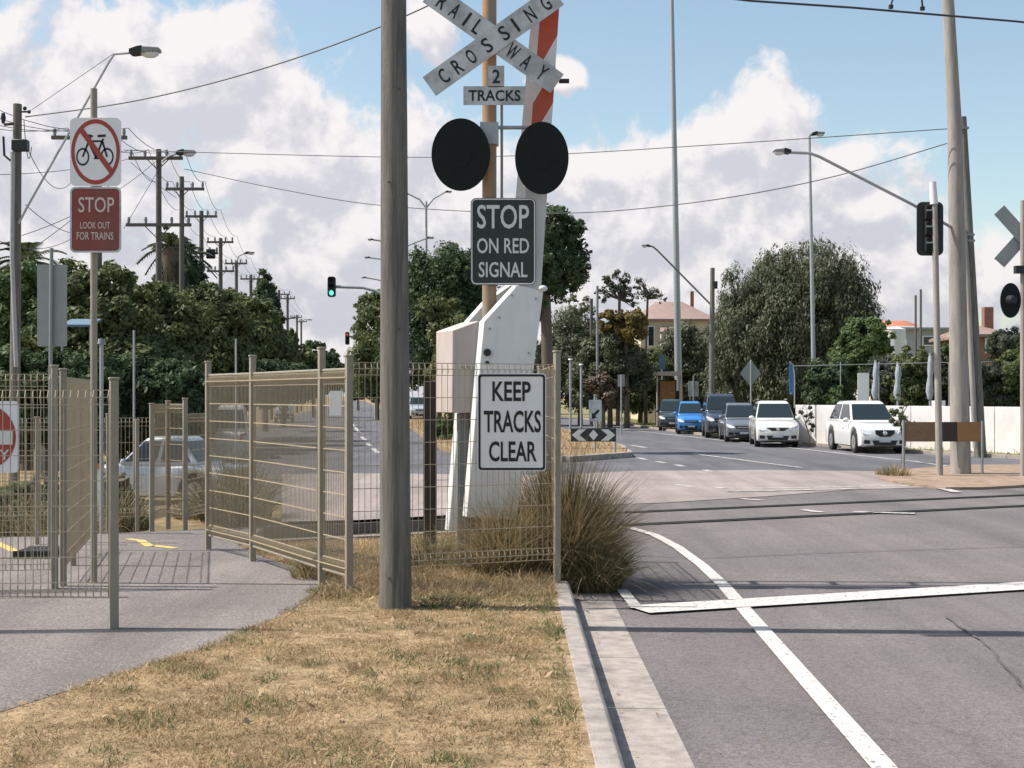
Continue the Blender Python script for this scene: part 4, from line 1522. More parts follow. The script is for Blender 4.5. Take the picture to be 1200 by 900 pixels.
wire([(30, 137, 30), (160, 118, 28), (300, 83, 26.5), (447, 31, 25), (620, -50, 23)], 'wire rising from the far left pole across the clouds to the timber pole', 0.014)
wire([(34, 131, 30), (133, 63, 29)], 'thin wire between the far left pole top and its lamp arm', 0.006)
wire([(145, 176, 40), (450, 184, 38), (620, 182, 36), (800, 172, 34), (1110, 151, 31)], 'nearly level wire crossing the whole sky above the signals', 0.011)
wire([(216, 198, 45.6), (330, 222, 43), (450, 241, 41), (640, 250, 37), (800, 239, 34), (960, 211, 32.5), (1110, 168, 31)], 'sagging wire below the level one, crossing behind the STOP ON RED SIGNAL sign', 0.012)
t = thing('contact_wire', P(880, 0, 20), 'dark overhead tram style contact wire across the top right corner with clamps', 'wire', 'overhead wires')
mb = MB().tube([P(760, -13, 19), P(880, 1, 19.5), P(1000, 9, 20), P(1190, 25, 21), P(1330, 40, 22)], 0.016, 6)
mb.build('cable', M['wire_black'], t)
for i, (px_, py_, dx) in enumerate(((1044, 10, 4), (1081, 12, -1))):
    dq = 20.2
    mb = MB().tube([P(px_, py_, dq), P(px_, py_ - 4, dq)], 0.035, 8)
    mb.tube([P(px_, py_ - 4, dq), P(px_ + dx, py_ - 16, dq), P(px_ + dx * 1.4, py_ - 60, dq)], 0.014, 6)
    mb.build('dropper', M['black_plastic'], t)
# wires along the line of poles
line_poles = [(-60, 130, 36), (116, 160, 40), (186, 184, 45.6), (213, 220, 51), (236, 252, 61), (258.5, 282, 71.6), (277, 307, 83), (294, 325, 93), (327, 343, 112), (348, 370, 150)]
for k, (off, lab) in enumerate(((-0.85, 'leftmost wire'), (-0.3, 'inner left wire'), (0.3, 'inner right wire'), (0.85, 'rightmost wire'))):
    pts = []
    for (a, b) in zip(line_poles, line_poles[1:]):
        A_, B_ = P(*a), P(*b)
        A_.x += off; B_.x += off
        A_.z += 0.22; B_.z += 0.22
        A_.y -= .11; B_.y -= .11
        for i in range(7):
            f = i / 7
            q = A_.lerp(B_, f); q.z -= 0.35 * 4 * f * (1 - f)
            pts.append(q)
    pts.append(B_)
    tag(MB().tube(pts, 0.010, 4).build('power_line', M['wire_black']), lab + ' strung along the crossarm tops of the receding left poles', 'wire', 'power lines along the left poles')
for a, b, lab, sg in (((33, 176, 30), (84, 213, 40), 'loose service wire hanging from the black box towards the no bicycles sign', 0.45),
                  ((30, 240, 30), (84, 273, 38), 'service wire dropping to the right from the far left pole', 0.1),
                  ((26, 276, 30), (186, 186, 45.6), 'service wire climbing from the far left pole behind the STOP LOOK OUT sign', 0.25),
                  ((40, 290, 32), (140, 205, 40), 'short service wire crossing behind the red sign at left', 0.1),
                  ((-20, 205, 32), (152, 186, 45.6), 'flat low service wire at the left edge of the sky', 0.12),
                  ((28, 140, 30), (37, 172, 30.4), 'short looped cable beside the far left pole', 0.5),
                  ((0, 283, 32), (88, 277, 40), 'lowest slack wire above the left palm', 0.25),
                  ((153, 190, 45.6), (207, 232, 51), 'stay wire between the first two tall poles', 0.05),
                  ((145, 268, 44), (190, 192, 45.4), 'diagonal stay wire on the tall lamp pole', 0.0)):
    wire([a, b], lab, 0.009, sg, 'service wires at the left pole')

# ------------------------------------------------------------------ right side poles
d = 31.2
t = thing('concrete_pole', (X(1125, d), d, -0.1), 'massive smooth pale pole at right carrying a long angled street lamp arm', 'pole')
MB().tube([(X(1126, d), d, -0.2), (X(1119, d), d, Z(150, d)), (X(1108, d), d, Z(-60, d))], [S(12, d), S(8.3, d), S(6.0, d)], 20).build('pole', M['concrete_pole'], t)
pts = [P(1114, 266, d - 0.1), P(1070, 240, d - 0.3), P(960, 183.5, d - 0.5), P(949, 179.5, d - 0.5), P(926, 178.5, d - 0.5)]
MB().tube(pts, 0.034, 8).build('lamp_arm', M['galv'], t)
lamp_head(pts[-1], -1, d, t, 0.36)
d = 40.5
t = thing('leaning_pole', (X(1150, d), d, -0.1), 'leaning weathered timber pole with a pale conduit, behind the massive right pole', 'pole')
MB().tube([(X(1149, d), d, -0.2), (X(1128, d), d, Z(137, d))], [S(7.2, d), S(4.4, d)], 14).build('pole', M['pole_wood'], t)
MB().tube([P(1143, 525, d - 0.2), P(1134, 330, d - .16), P(1130, 270, d - .14)], 0.075, 8).build('conduit', M['concrete_pole'], t)
mb = MB()
for py in (150, 275, 282):
    mb.box(P(1128 + (py - 137) * 0.0534 + 1, py, d - 0.1), (0.26, 0.1, 0.06))
mb.build('bracket', M['galv_dull'], t)

# traffic signal seen from behind
d = 30.6
t = thing('traffic_signal', (X(1099, d), d, -0.1), 'traffic signal seen from behind on a pale post with white top, beside the massive pole', 'traffic light')
MB().tube([(X(1099.5, d), d - 0.1, -0.15), (X(1093.5, d), d - 0.1, Z(238, d))], [0.075, 0.062], 12).build('post', M['concrete_pole'], t)
MB().tube([(X(1093, d), d - 0.1, Z(240, d)), (X(1091.5, d), d - 0.1, Z(214, d))], [0.085, 0.07], 12).build('post_top', M['white_paint'], t)
cx, cz, w, h = pxrect(1074.5, 236.5, 1105.5, 299.5, d)
hb = MB().prism(rrect(cx, cz, w, h, 0.12, d), (0, 0.03, 0)).build('target_board', M['black_plastic'], t)
mb = MB()
for k in range(3):
    zz = cz + h * 0.3 - k * h * 0.3
    mb.box((cx + 0.02, d - 0.06, zz), (w * 0.5, 0.12, h * 0.27))
mb.build('signal_housing', M['disc_black'], t, bevel=0.02)
for k in range(3):
    zz = cz + h * 0.3 - k * h * 0.3
    v = []
    MB().tube([(cx, d + 0.03, zz), (cx, d + 0.26, zz - 0.02)], 0.14, 12, False).build('visor', M['black_plastic'], t)
mb = MB()
for k in range(3):
    zz = cz + h * 0.33 - k * h * 0.3
    mb.box((cx - 0.04, d - 0.125, zz), (0.14, 0.02, 0.03))
mb.build('bracket', M['galv'], t)

# right crossing mast at the frame edge
d = 30.2
mx = X(1199, d)
t = thing('far_crossing_mast', (mx, d, -0.1), 'crossing mast seen from behind at the right frame edge with bare crossbuck', 'crossing signal')
MB().tube([(mx, d, -0.2), (mx, d, Z(235, d))], 0.06, 12).build('pole', M['concrete_pole'], t)
for sg in (-1, 1):
    u = Vector((math.cos(R(48)), 0, sg * math.sin(R(48)))) * S(42, d)
    v = Vector((-sg * math.sin(R(48)), 0, math.cos(R(48)))) * S(8, d)
    c = P(1199, 277, d + 0.1 + 0.03 * sg)
    MB().prism([c - u - v, c + u - v, c + u + v, c - u + v], (0, 0.012, 0)).build('crossbuck_blade', M['sign_back'], t)
for px_ in (1184.5, 1214):
    c = P(px_, 352, d - 0.1)
    di = MB().prism(ellipse(c.x, c.z, S(12, d), S(20.5, d), c.y, 30), (0, 0.03, 0)).build('target_disc', M['disc_black'], t)
    MB().tube([(c.x, c.y, c.z), (c.x, c.y - 0.2, c.z)], [0.12, 0.07], 12).build('lamp_housing', M['black_plastic'], di)
MB().box(P(1197, 316, d - 0.05), (0.28, 0.16, 0.16)).build('bracket', M['black_plastic'], t)

# brown board between two posts
d = 31.0
t = thing('board_barrier', (X(1104, d), d, -0.1), 'low brown board barrier between two thin posts at the right corner', 'barrier')
cx, cz, w, h = pxrect(1060, 494.5, 1150, 517.5, d)
for (a_, b_), mm, dy in (((1060, 1102), 'brown_board', 0), ((1102.3, 1122), 'dark_timber', 0.02), ((1122.3, 1150), 'orange_board', 0)):
    bx_, bz_, bw_, bh_ = pxrect(a_, 494.5, b_, 517.5, d)
    MB().box((bx_, d + dy, bz_), (bw_, 0.03, bh_)).build('board', M[mm], t)
for px_, y1 in ((1058.5, 492), (1150.5, 493)):
    MB().tube([(X(px_, d), d - 0.03, -0.15), (X(px_, d), d - 0.03, Z(y1, d))], 0.028, 8).build('post', M['galv_dull'], t)

# tall slim poles
def lamp_pole(px0, px1, y1, d, r0, r1, label, arms=(), m='galv', w=0.5, name='street_lamp', base=-0.1, group='street lamps'):
    t = thing(name, (X(px0, d), d, base), label, 'street lamp', group)
    MB().tube([(X(px0, d), d, base - 0.1), (X(px1, d), d, Z(y1, d))], [r0, r1], 12).build('pole', M[m], t)
    for pts, s, r in arms:
        q = [P(a, b, d) for a, b in pts]
        MB().tube(q, r, 7).build('lamp_arm', M[m], t)
        lamp_head(q[-1], s, d, t, w)
    return t


o = lamp_pole(796, 786, -70, 86, S(4.6, 86), S(2.0, 86), 'very tall slim grey steel mast rising out of frame beside the bus shelter', name='steel_mast', group='tall steel poles')
o['category'] = 'mast'
lamp_pole(955, 948.5, 160, 55, S(3.0, 55), S(1.5, 55), 'slim grey street lamp pole in front of the big weeping tree', [([(948.5, 162), (949, 158), (951, 157.5)], 1, 0.04)])
t = lamp_pole(833.5, 835, 314, 70, S(3.6, 70), S(2.6, 70), 'short timber pole with an angled lamp arm beside the weeping tree', [([(834, 358), (770, 293), (765, 289), (762, 288.5)], -1, 0.045)], m='pole_wood', w=0.42)
MB().box(P(838.5, 334, 69.8), (0.18, 0.2, 0.36)).build('junction_box', M['black_plastic'], t)
lamp_pole(500, 499.5, 236, 88, S(2.2, 88), S(1.2, 88), 'double armed street lamp pole above the dark rounded trees',
          [([(499.5, 244), (492, 234), (478, 227)], -1, 0.05), ([(499.5, 244), (508, 233), (522, 225)], 1, 0.05), ([(499.5, 280), (501, 279)], 1, 0.05)], w=0.4)
lamp_pole(469, 469, 276, 72, S(2.4, 72), S(1.4, 72), 'street lamp behind the timber pole, highest of the three left pointing heads', [([(469, 292), (452, 283), (438, 281)], -1, 0.05), ([(469, 292), (484, 285), (500, 279)], 1, 0.05)], w=0.3)
lamp_pole(465, 465, 300, 90, S(2.4, 90), S(1.4, 90), 'street lamp behind the timber pole, middle of the three left pointing heads', [([(465, 314), (448, 304), (434, 302)], -1, 0.05)], w=0.38)
lamp_pole(461, 461, 322, 112, S(2.4, 112), S(1.4, 112), 'street lamp behind the timber pole, lowest of the three left pointing heads', [([(461, 338), (444, 328), (430, 325.5)], -1, 0.06)], w=0.42)

# traffic lights on mast arms over the left road
def mast_signal(px, y0, y1, w, d, arm, label, lit):
    t = thing('mast_arm_signal', (X(arm[-1][0], d), d, -0.1), label, 'traffic light', 'traffic lights over the left road')
    pts = [P(a, b, d + 0.1) for a, b in arm]
    MB().tube([Vector((pts[-1].x, d + 0.1, -0.2)), pts[-1]], 0.10, 10).build('post', M['galv'], t)
    MB().tube(pts, 0.06, 8).build('mast_arm', M['galv'], t)
    cx, cz, ww, hh = pxrect(px - w / 2, y0, px + w / 2, y1, d)
    b = MB().prism(rrect(cx, cz, ww, hh, ww * 0.3, d), (0, 0.1, 0)).build('target_board', M['black_plastic'], t)
    for k, nm in ((0, 'red'), (1, 'amber'), (2, 'green')):
        zz = cz + hh * (0.3 - 0.3 * k)
        m_ = {'green': 'green_lens', 'red': 'red_lens'}[nm] if nm == lit else 'lens_dark'
        if nm != lit:
            m_ = 'disc_black'
        l = MB().prism(ellipse(cx, zz, ww * 0.26, ww * 0.30, d - 0.006, 14), (0, -0.01, 0)).build('lens', M[m_], t)
        if nm == lit:
            tag(l, 'lit %s lens' % nm)
        mb = MB()
        vs = []
        for i in range(9):
            a = R(180 * i / 8)
            for y_ in (d, d - 0.2):
                vs.append((cx + ww * 0.32 * math.cos(a), y_, zz + ww * 0.36 * math.sin(a)))
        mb.add(vs, [(2 * i, 2 * i + 1, 2 * i + 3, 2 * i + 2) for i in range(8)], True)
        mb.build('visor', M['black_plastic'], t)
mast_signal(388.5, 324, 348, 9.5, 52, [(392, 336), (425, 337), (440, 341), (452, 347), (463, 362)], 'traffic light showing green on a curved mast arm over the left road', 'green')
mast_signal(407, 389, 404, 5, 110, [(408, 394), (425, 396), (436, 402), (440, 420)], 'small distant traffic light showing red above the end of the left road', 'red')

# ------------------------------------------------------------------ island signs
d = 40.3
t = thing('chevron_board', (X(697, d), d, 0), 'black board with white chevrons and a central diamond on the median nose', 'sign')
cx, cz, w, h = pxrect(669, 502, 722, 517.5, d)
pl = MB().prism(rrect(cx, cz, w, h, 0.02, d), (0, 0.02, 0)).build('board', M['sign_black'], t)
def cz_(px, py):
    return (X(px, d), d - 0.008, Z(py, d))
ym = 509.7
mb = MB()
mb.flat([cz_(670, ym), cz_(678, 503), cz_(687, 503), cz_(679, ym), cz_(687, 516.5), cz_(678, 516.5)])
mb.flat([cz_(721, ym), cz_(713, 503), cz_(704, 503), cz_(712, ym), cz_(704, 516.5), cz_(713, 516.5)])
mb.flat([cz_(690, ym), cz_(695.5, 503.5), cz_(701, ym), cz_(695.5, 516)])
mb.build('chevrons', M['lettering_white'], pl, fix=False)
for px_ in (697.5, 721):
    MB().tube([(X(px_, d), d + 0.04, -0.05), (X(px_, d), d + 0.04, Z(505, d))], 0.03, 8).build('post', M['galv'], t)
d = 41.2
t = thing('keep_left_sign', (X(697, d), d, 0), 'pale keep left sign with black arrow pointing down left, above the chevron board', 'sign')
cx, cz, w, h = pxrect(690, 468.5, 705, 493.5, d)
pl = MB().prism(rrect(cx, cz, w, h, 0.03, d), (0, 0.01, 0)).build('plate', M['sign_grey'], t)
def k_(px, py):
    return (X(px, d), d - 0.004, Z(py, d))
mb = MB()
mb.flat([k_(693.5, 491), k_(693.5, 483), k_(695.3, 485), k_(701, 479.5), k_(703, 481.5), k_(697.5, 487.3), k_(699.5, 489.5)])
mb.build('arrow', M['lettering_black'], pl, fix=False)
MB().tube([(X(697, d), d + 0.04, -0.05), (X(697, d), d + 0.04, Z(462, d))], 0.028, 8).build('post', M['galv'], t)
mb = MB()

def sign_back(px0, py0, px1, py1, d, label, diamond=False, base=-0.1, ytop=None, m='sign_back'):
    t = thing('roadside_sign', (X((px0 + px1) / 2, d), d, base), label, 'sign', 'backs of roadside signs')
    cx, cz, w, h = pxrect(px0, py0, px1, py1, d)
    if diamond:
        pts = [(cx, d, cz - h / 2), (cx + w / 2, d, cz), (cx, d, cz + h / 2), (cx - w / 2, d, cz)]
    else:
        pts = rrect(cx, cz, w, h, w * 0.08, d)
    MB().prism(pts, (0, 0.02, 0)).build('plate', M[m], t)
    MB().tube([(cx, d - 0.05, base - 0.1), (cx, d - 0.05, cz + h / 2 if ytop is None else Z(ytop, d))], 0.035, 8).build('post', M['galv'], t)
    return t
sign_back(867.5, 421.5, 892, 453.5, 63, 'grey back of a diamond warning sign above the grey sedan', True)
sign_back(806.5, 446.5, 818.5, 464.5, 78, 'pale rectangular sign back behind the dark four wheel drive', ytop=440, m='sign_grey')
sign_back(724, 439, 732, 453, 64, 'small leaning grey sign back on the far verge left of the bus shelter')
sign_back(1005, 437, 1018.5, 476, 47, 'tall white panel sign standing at the white wall behind the front white car', m='tank_white', ytop=470)

# =================================================================== WALL, BUILDINGS
wa, wb = Vector((10.15, 51, 0)), Vector((17.5, 35.8, 0))
t = thing('white_wall', wa, 'long low white panel wall behind the parked cars', 'wall')
n = 14
for i in range(n):
    p, q = wa.lerp(wb, i / n), wa.lerp(wb, (i + 1) / n)
    u = (q - p).normalized()
    nn = Vector((-u.y, u.x, 0)) * 0.1
    mb = MB().prism([p + u * 0.015 + Vector((0, 0, -.3)), q - u * 0.015 + Vector((0, 0, -.3)), q - u * 0.015 + Vector((0, 0, 1.28)), p + u * 0.015 + Vector((0, 0, 1.28))], nn)
    mb.build('wall_panel', M['wall_white'], t, bevel=0.01)
    if i == 6:
        mb = MB().box(p + nn / 2 + Vector((0, 0, 0.6)), (0.34, 0.34, 1.7))
        mb.build('pier', M['wall_white'], t, bevel=0.01)

def hip_house(label, px0, px1, ywall, yroof, d, wallm, roofm, depth=9, gz=-0.1, windows=(), over=0.4, ridge=0.3, chimney=None, name='house'):
    x0, x1 = X(px0, d), X(px1, d)
    t = thing(name, ((x0 + x1) / 2, d, gz), label, 'house')
    zw, zr = Z(ywall, d), Z(yroof, d)
    MB().box(((x0 + x1) / 2, d + depth / 2, (gz - .2 + zw) / 2), (x1 - x0, depth, zw - gz + .2)).build('wall', M[wallm], t)
    a, b, y0, y1 = x0 - over, x1 + over, d - over, d + depth + over
    ra, rb, ym = x0 + (x1 - x0) * ridge, x1 - (x1 - x0) * ridge, d + depth / 2
    zz = zw + 0.003
    mb = MB().add([(a, y0, zz), (b, y0, zz), (b, y1, zz), (a, y1, zz), (ra, ym, zr), (rb, ym, zr),
                   (a, y0, zz - .12), (b, y0, zz - .12), (b, y1, zz - .12), (a, y1, zz - .12)],
                  [(0, 1, 5, 4), (1, 2, 5), (2, 3, 4, 5), (3, 0, 4), (6, 7, 1, 0), (7, 8, 2, 1), (8, 9, 3, 2), (9, 6, 0, 3), (9, 8, 7, 6)])
    ro = mb.build('roof', M[roofm], t)
    for (wx0, wy0, wx1, wy1) in windows:
        cx, cz, w, h = pxrect(wx0, wy0, wx1, wy1, d)
        f = MB().box((cx, d - 0.03, cz), (w + 0.16, 0.08, h + 0.16)).build('window', M['white_paint'], t)
        MB().box((cx, d - 0.075, cz), (w, 0.02, h)).build('pane', M['glass_dark'], f)
    if chimney:
        cx0, cy0, cx1 = chimney
        MB().box((X((cx0 + cx1) / 2, d), d + depth * 0.4, (Z(cy0, d) + zw) / 2), (S(cx1 - cx0, d), S(cx1 - cx0, d), Z(cy0, d) - zw + 1.0)).build('chimney', M['brick'], ro)
    return t


t = hip_house('cream house with a brown hipped roof behind the far gum trees', 751, 832, 374, 349, 96, 'wall_cream', 'roof_brown', 8, windows=[(760, 383, 766, 405), (806, 386, 812, 402)], chimney=(816, 346, 820))
dv = 94
mb = MB().add([(X(772, dv), dv - 0.6, Z(389, dv)), (X(800, dv), dv - 0.6, Z(389, dv)), (X(797, dv), 96.0, Z(381, dv)), (X(778, dv), 96.0, Z(381, dv)),
               (X(772, dv), dv - 0.6, Z(391, dv)), (X(800, dv), dv - 0.6, Z(391, dv)), (X(797, dv), 96.0, Z(383, dv)), (X(778, dv), 96.0, Z(383, dv))],
              [(0, 1, 2, 3), (4, 7, 6, 5), (0, 4, 5, 1), (1, 5, 6, 2), (3, 2, 6, 7), (0, 3, 7, 4)])
vo = mb.build('verandah', M['roof_brown'], t)
for px_ in (774, 786, 799):
    MB().tube([(X(px_, dv), dv - 0.4, -0.1), (X(px_, dv), dv - 0.4, Z(390, dv))], 0.07, 6).build('verandah_post', M['white_paint'], vo)
hip_house('low house with a bright orange tiled roof behind the lighter round tree', 1030, 1083, 388, 373, 92, 'wall_cream', 'roof_orange', 6, ridge=0.12, windows=[(1040, 395, 1048, 408)])
hip_house('grey shed with a flat pale roof right of the white tank', 1062, 1112, 384, 379, 84, 'wall_grey', 'roof_grey', 6, ridge=0.1, name='shed', windows=[(1082, 395, 1094, 404)])
hip_house('brick gabled house with tall chimney at the right edge', 1146, 1176, 392, 376, 66, 'brick', 'roof_brown', 6, ridge=0.42, windows=[(1156, 398, 1164, 412)], chimney=(1172, 369, 1183))
hip_house('low white house with grey roof behind the far left pole', -40, 46, 384, 356, 44, 'tank_white', 'roof_grey', 6, gz=-0.7, windows=[(2, 390, 14, 406)], ridge=0.25)
d = 82
t = thing('water_tank', (X(1047, d), d, -0.1), 'round white water tank below the orange roof', 'tank')
mb = MB().tube([(X(1047, d), d, -0.2), (X(1047, d), d, Z(386, d))], S(14, d), 24)
mb.build('tank_wall', M['tank_white'], t)
mb = MB().tube([(X(1047, d), d, Z(386, d)), (X(1047, d), d, Z(383, d))], [S(14.6, d), S(4, d)], 24)
mb.build('tank_lid', M['tank_white'], t)
d = 37
t = thing('blue_awning', (X(92, d), d, Z(383, d)), 'pale blue awning board between the sign back and the STOP LOOK OUT post', 'awning')
cx, cz, w, h = pxrect(70, 374, 106, 383, d)
MB().prism([(cx - w / 2, d, cz - h / 2), (cx + w / 2, d, cz - h / 2), (cx + w / 2, d + 1.0, cz + h / 2), (cx - w / 2, d + 1.0, cz + h / 2)], (0, 0, 0.06)).build('canopy', M['blue_awning'], t)
for s in (-1, 1):
    MB().tube([(cx + s * w * 0.46, d + 0.1, -0.7), (cx + s * w * 0.46, d + 0.1, cz - h / 2)], 0.03, 6).build('post', M['galv'], t)

# bus shelter
d = 82
t = thing('bus_shelter', (X(780, d), d, -0.08), 'small bus shelter with a brown poster behind the dark hatchback', 'bus shelter')
mb = MB().prism([P(756, 440, d - .5), P(798, 440, d - .5), P(798, 435, d - .5), P(764, 435.5, d - .5)], (0, 1.6, 0))
mb.build('roof', M['cream_paint'], t)
for px_ in (769.5, 797):
    MB().tube([(X(px_, d), d - 0.3, -0.1), (X(px_, d), d - 0.3, Z(440, d))], 0.045, 8).build('post', M['cream_paint'], t)
cx, cz, w, h = pxrect(772, 445, 793, 484, d)
f = MB().box((cx, d + 0.1, cz), (w, 0.12, h)).build('poster_case', M['dark_timber'], t)
MB().box((cx, d + 0.03, cz), (w * 0.84, 0.02, h * 0.92)).build('poster', M['poster_brown'], f)
MB().box((X(784, d), d + 0.9, 0.9), (S(28, d), 0.06, 2.0)).build('back_panel', M['glass_dark'], t)
d = 85
cx, cz, w, h = pxrect(772, 416, 780, 433, d)
t = thing('bus_stop_flag', (cx, d, -0.1), 'small blue and white bus stop flag above the shelter roof', 'sign')
MB().prism(rrect(cx, cz, w, h, 0.04, d), (0, 0.02, 0)).build('plate', M['blue_awning'], t)
MB().tube([(cx, d + 0.06, -0.1), (cx, d + 0.06, cz + h / 2)], 0.04, 8).build('post', M['galv'], t)

# folded umbrellas and banner
for (px_, yt, yb, d, lab) in ((1026, 422, 476, 50, 'folded pale patio umbrella nearest the white panel sign'), (1052, 424, 476, 49.5, 'folded pale patio umbrella in the middle, above the wall pier'),
                              (1090, 414, 476, 48, 'folded pale patio umbrella beside the traffic signal post')):
    t = thing('folded_umbrella', (X(px_, d), d, -0.1), lab, 'umbrella', 'folded umbrellas behind the white wall')
    x = X(px_, d)
    MB().tube([(x, d, -0.1), (x, d, Z(yt, d))], 0.04, 8).build('pole', M['galv'], t)
    mb = MB()
    pts = [(x + 0.02 * math.sin(i), d, Z(yt + (yb - 8 - yt) * i / 6, d)) for i in range(7)]
    mb.tube(pts, [0.03, 0.09, 0.12, 0.08, 0.11, 0.13, 0.07], 9)
    mb.build('canopy', M['fabric_pale'], t)
d = 50
t = thing('feather_banner', (X(929, d), d, -0.1), 'blue and white feather banner left of the slim lamp pole', 'banner')
MB().tube([P(931, 478, d), P(931, 440, d), P(929, 427, d), P(925, 424, d)], 0.025, 6).build('pole', M['galv'], t)
MB().prism([P(930, 462, d), P(930, 432, d), P(928, 427, d), P(925.5, 425.5, d), P(924.5, 432, d), P(925, 462, d)], (0, 0.02, 0)).build('flag', M['banner_blue'], t)
for px_, yt, d, lab in ((1073, 346, 70, 'thin dark bare post, left of the pair before the orange roof'), (1079, 339, 70.5, 'thin dark bare post, right and taller of the pair before the orange roof')):
    o = MB().tube([(X(px_, d), d, -0.1), (X(px_, d), d, Z(yt, d))], 0.055, 8).build('bare_post', M['pole_wood_far'])
    tag(o, lab, 'post', 'bare posts before the orange roof')

# wire fence behind the wall
t = thing('chain_wire_fence', (X(930, 51), 51, -0.1), 'high chain wire fence with top rail behind the white wall', 'fence')
mb = MB()
mb.tube([P(925, 429, 51), P(1230, 422, 50)], 0.012, 6)
mb.build('top_rail', M['galv'], t)
for px_ in (985, 1030, 1112, 1166, 1196):
    MB().tube([(X(px_, 51), 51, -0.1), (X(px_, 51), 51, Z(424, 51))], 0.018, 6).build('post', M['galv'], t)

# =================================================================== CARS
def car(label, loc, rot, L, W, H, paintm, style='hatch', front=True, badge=False, group='cars parked along the right kerb', grille='wide', ground=RZ, name='parked_car', roof_light=False):
    """car facing local -Y; body lofted from stations, arches cut by raised sills"""
    t = thing(name, (loc[0], loc[1], ground), label, 'car', group)
    t.rotation_euler = (0, 0, R(rot))
    belt = H * 0.585
    wr = H * 0.215
    fw, rw = -L * 0.315, L * 0.30             # wheel centres (y)
    hoodz = {'hatch': H * 0.57, 'suv': H * 0.60, 'sedan': H * 0.56, 'van': H * 0.55}[style]
    cab0 = {'hatch': -L * 0.24, 'suv': -L * 0.20, 'sedan': -L * 0.20, 'van': -L * 0.36}[style]     # windscreen base
    cab1 = {'hatch': L * 0.46, 'suv': L * 0.47, 'sedan': L * 0.33, 'van': L * 0.48}[style]         # rear screen base
    rf0 = cab0 + L * {'hatch': 0.19, 'suv': 0.15, 'sedan': 0.18, 'van': 0.09}[style]
    rf1 = cab1 - L * {'hatch': 0.17, 'suv': 0.07, 'sedan': 0.14, 'van': 0.03}[style]
    N = 61
    secs = []
    for i in range(N):
        y = -L / 2 + L * i / (N - 1)
        s = (y + L / 2) / L
        nose = min(1, s / 0.07); tail = min(1, (1 - s) / 0.05)
        wmul = (0.80 + 0.20 * math.sqrt(max(0, 1 - (1 - nose) ** 2))) * (0.86 + 0.14 * math.sqrt(max(0, 1 - (1 - tail) ** 2)))
        w = W / 2 * wmul
        if y < cab0:
            f = (y + L / 2) / (cab0 + L / 2)
            zt = hoodz * 0.74 + (belt - hoodz * 0.74) * math.sin(min(1, f ** 0.62) * math.pi / 2)
        elif y > cab1:
            f = (L / 2 - y) / max(1e-6, (L / 2 - cab1))
            zt = belt * (0.90 + 0.10 * math.sin(min(1, f ** 0.5) * math.pi / 2))
        else:
            zt = belt
        zb = H * 0.125 + 0.07 * (1 - nose) + 0.08 * (1 - tail)
        for wc in (fw, rw):
            dx = abs(y - wc)
            ar = wr * 1.20
            if dx < ar:
                zb = max(zb, wr + math.sqrt(ar * ar - dx * dx) * 0.98)
        zm = max(zb + 0.02, H * 0.34)
        half = [(0, zb), (w * 0.86, zb), (w * 0.965, zb + 0.03), (w, min(zt - 0.08, zm + 0.08)), (w * 0.985, zt - 0.06), (w * 0.90, zt - 0.005), (w * 0.55, zt + 0.018), (0, zt + 0.025)]
        secs.append([(x, y, z) for x, z in half] + [(-x, y, z) for x, z in reversed(half[1:-1])])
    m_ = len(secs[0])
    mb = MB()
    vs = [p for s_ in secs for p in s_]
    fs = [(i * m_ + k, i * m_ + (k + 1) % m_, (i + 1) * m_ + (k + 1) % m_, (i + 1) * m_ + k) for i in range(N - 1) for k in range(m_)]
    fs += [tuple(range(m_)), tuple(reversed(range((N - 1) * m_, N * m_)))]
    mb.add(vs, fs, True)
    body = mb.build('body', paintm, t, local=True)
    # cabin
    wb_, wt_ = W / 2 * 0.94, W / 2 * (0.78 if style in ('suv', 'van') else 0.70)
    zb_, zt_ = belt - 0.02, H
    rings = []
    for f, zz in ((0, zb_), (0.5, None), (0.9, None), (1, zt_)):
        z = zb_ + (zt_ - zb_) * f
        g = f if f < 1 else 1.10
        rings.append([(-(wb_ + (wt_ - wb_) * g), cab0 + (rf0 - cab0) * g, z), ((wb_ + (wt_ - wb_) * g), cab0 + (rf0 - cab0) * g, z),
                      ((wb_ + (wt_ - wb_) * g), cab1 + (rf1 - cab1) * g, z), (-(wb_ + (wt_ - wb_) * g), cab1 + (rf1 - cab1) * g, z)])
    mb = MB()
    vs = [p for r in rings for p in r]
    fs = [(i * 4 + k, i * 4 + (k + 1) % 4, (i + 1) * 4 + (k + 1) % 4, (i + 1) * 4 + k) for i in range(3) for k in range(4)] + [(0, 3, 2, 1), (12, 13, 14, 15)]
    mb.add(vs, fs)
    cb = mb.build('cabin', paintm, t, local=True, bevel=0.09)
    cb.modifiers['bevel'].segments = 4
    cb.modifiers['bevel'].angle_limit = R(28)
    for p_ in cb.data.polygons:
        p_.use_smooth = True
    def lerp_ring(f):
        return [tuple(a + (b - a) * f for a, b in zip(p, q)) for p, q in zip(rings[0], rings[2])]
    lo, hi = lerp_ring(0.14), lerp_ring(0.96)
    def pane(a, b, c, e, nm, nrm, shrink=0.06):
        a, b, c, e = [Vector(p) for p in (a, b, c, e)]
        ce = (a + b + c + e) / 4
        q = [p + (ce - p) * shrink + Vector(nrm) * 0.014 for p in (a, b, c, e)]
        MB().prism(q, Vector(nrm) * -0.012).build(nm, M['glass_dark'], t, local=True)
    pane(lo[0], lo[1], hi[1], hi[0], 'windscreen', (0, -1, 0.45), 0.05)
    pane(lo[3], lo[2], hi[2], hi[3], 'rear_window', (0, 1, 0.3), 0.10)
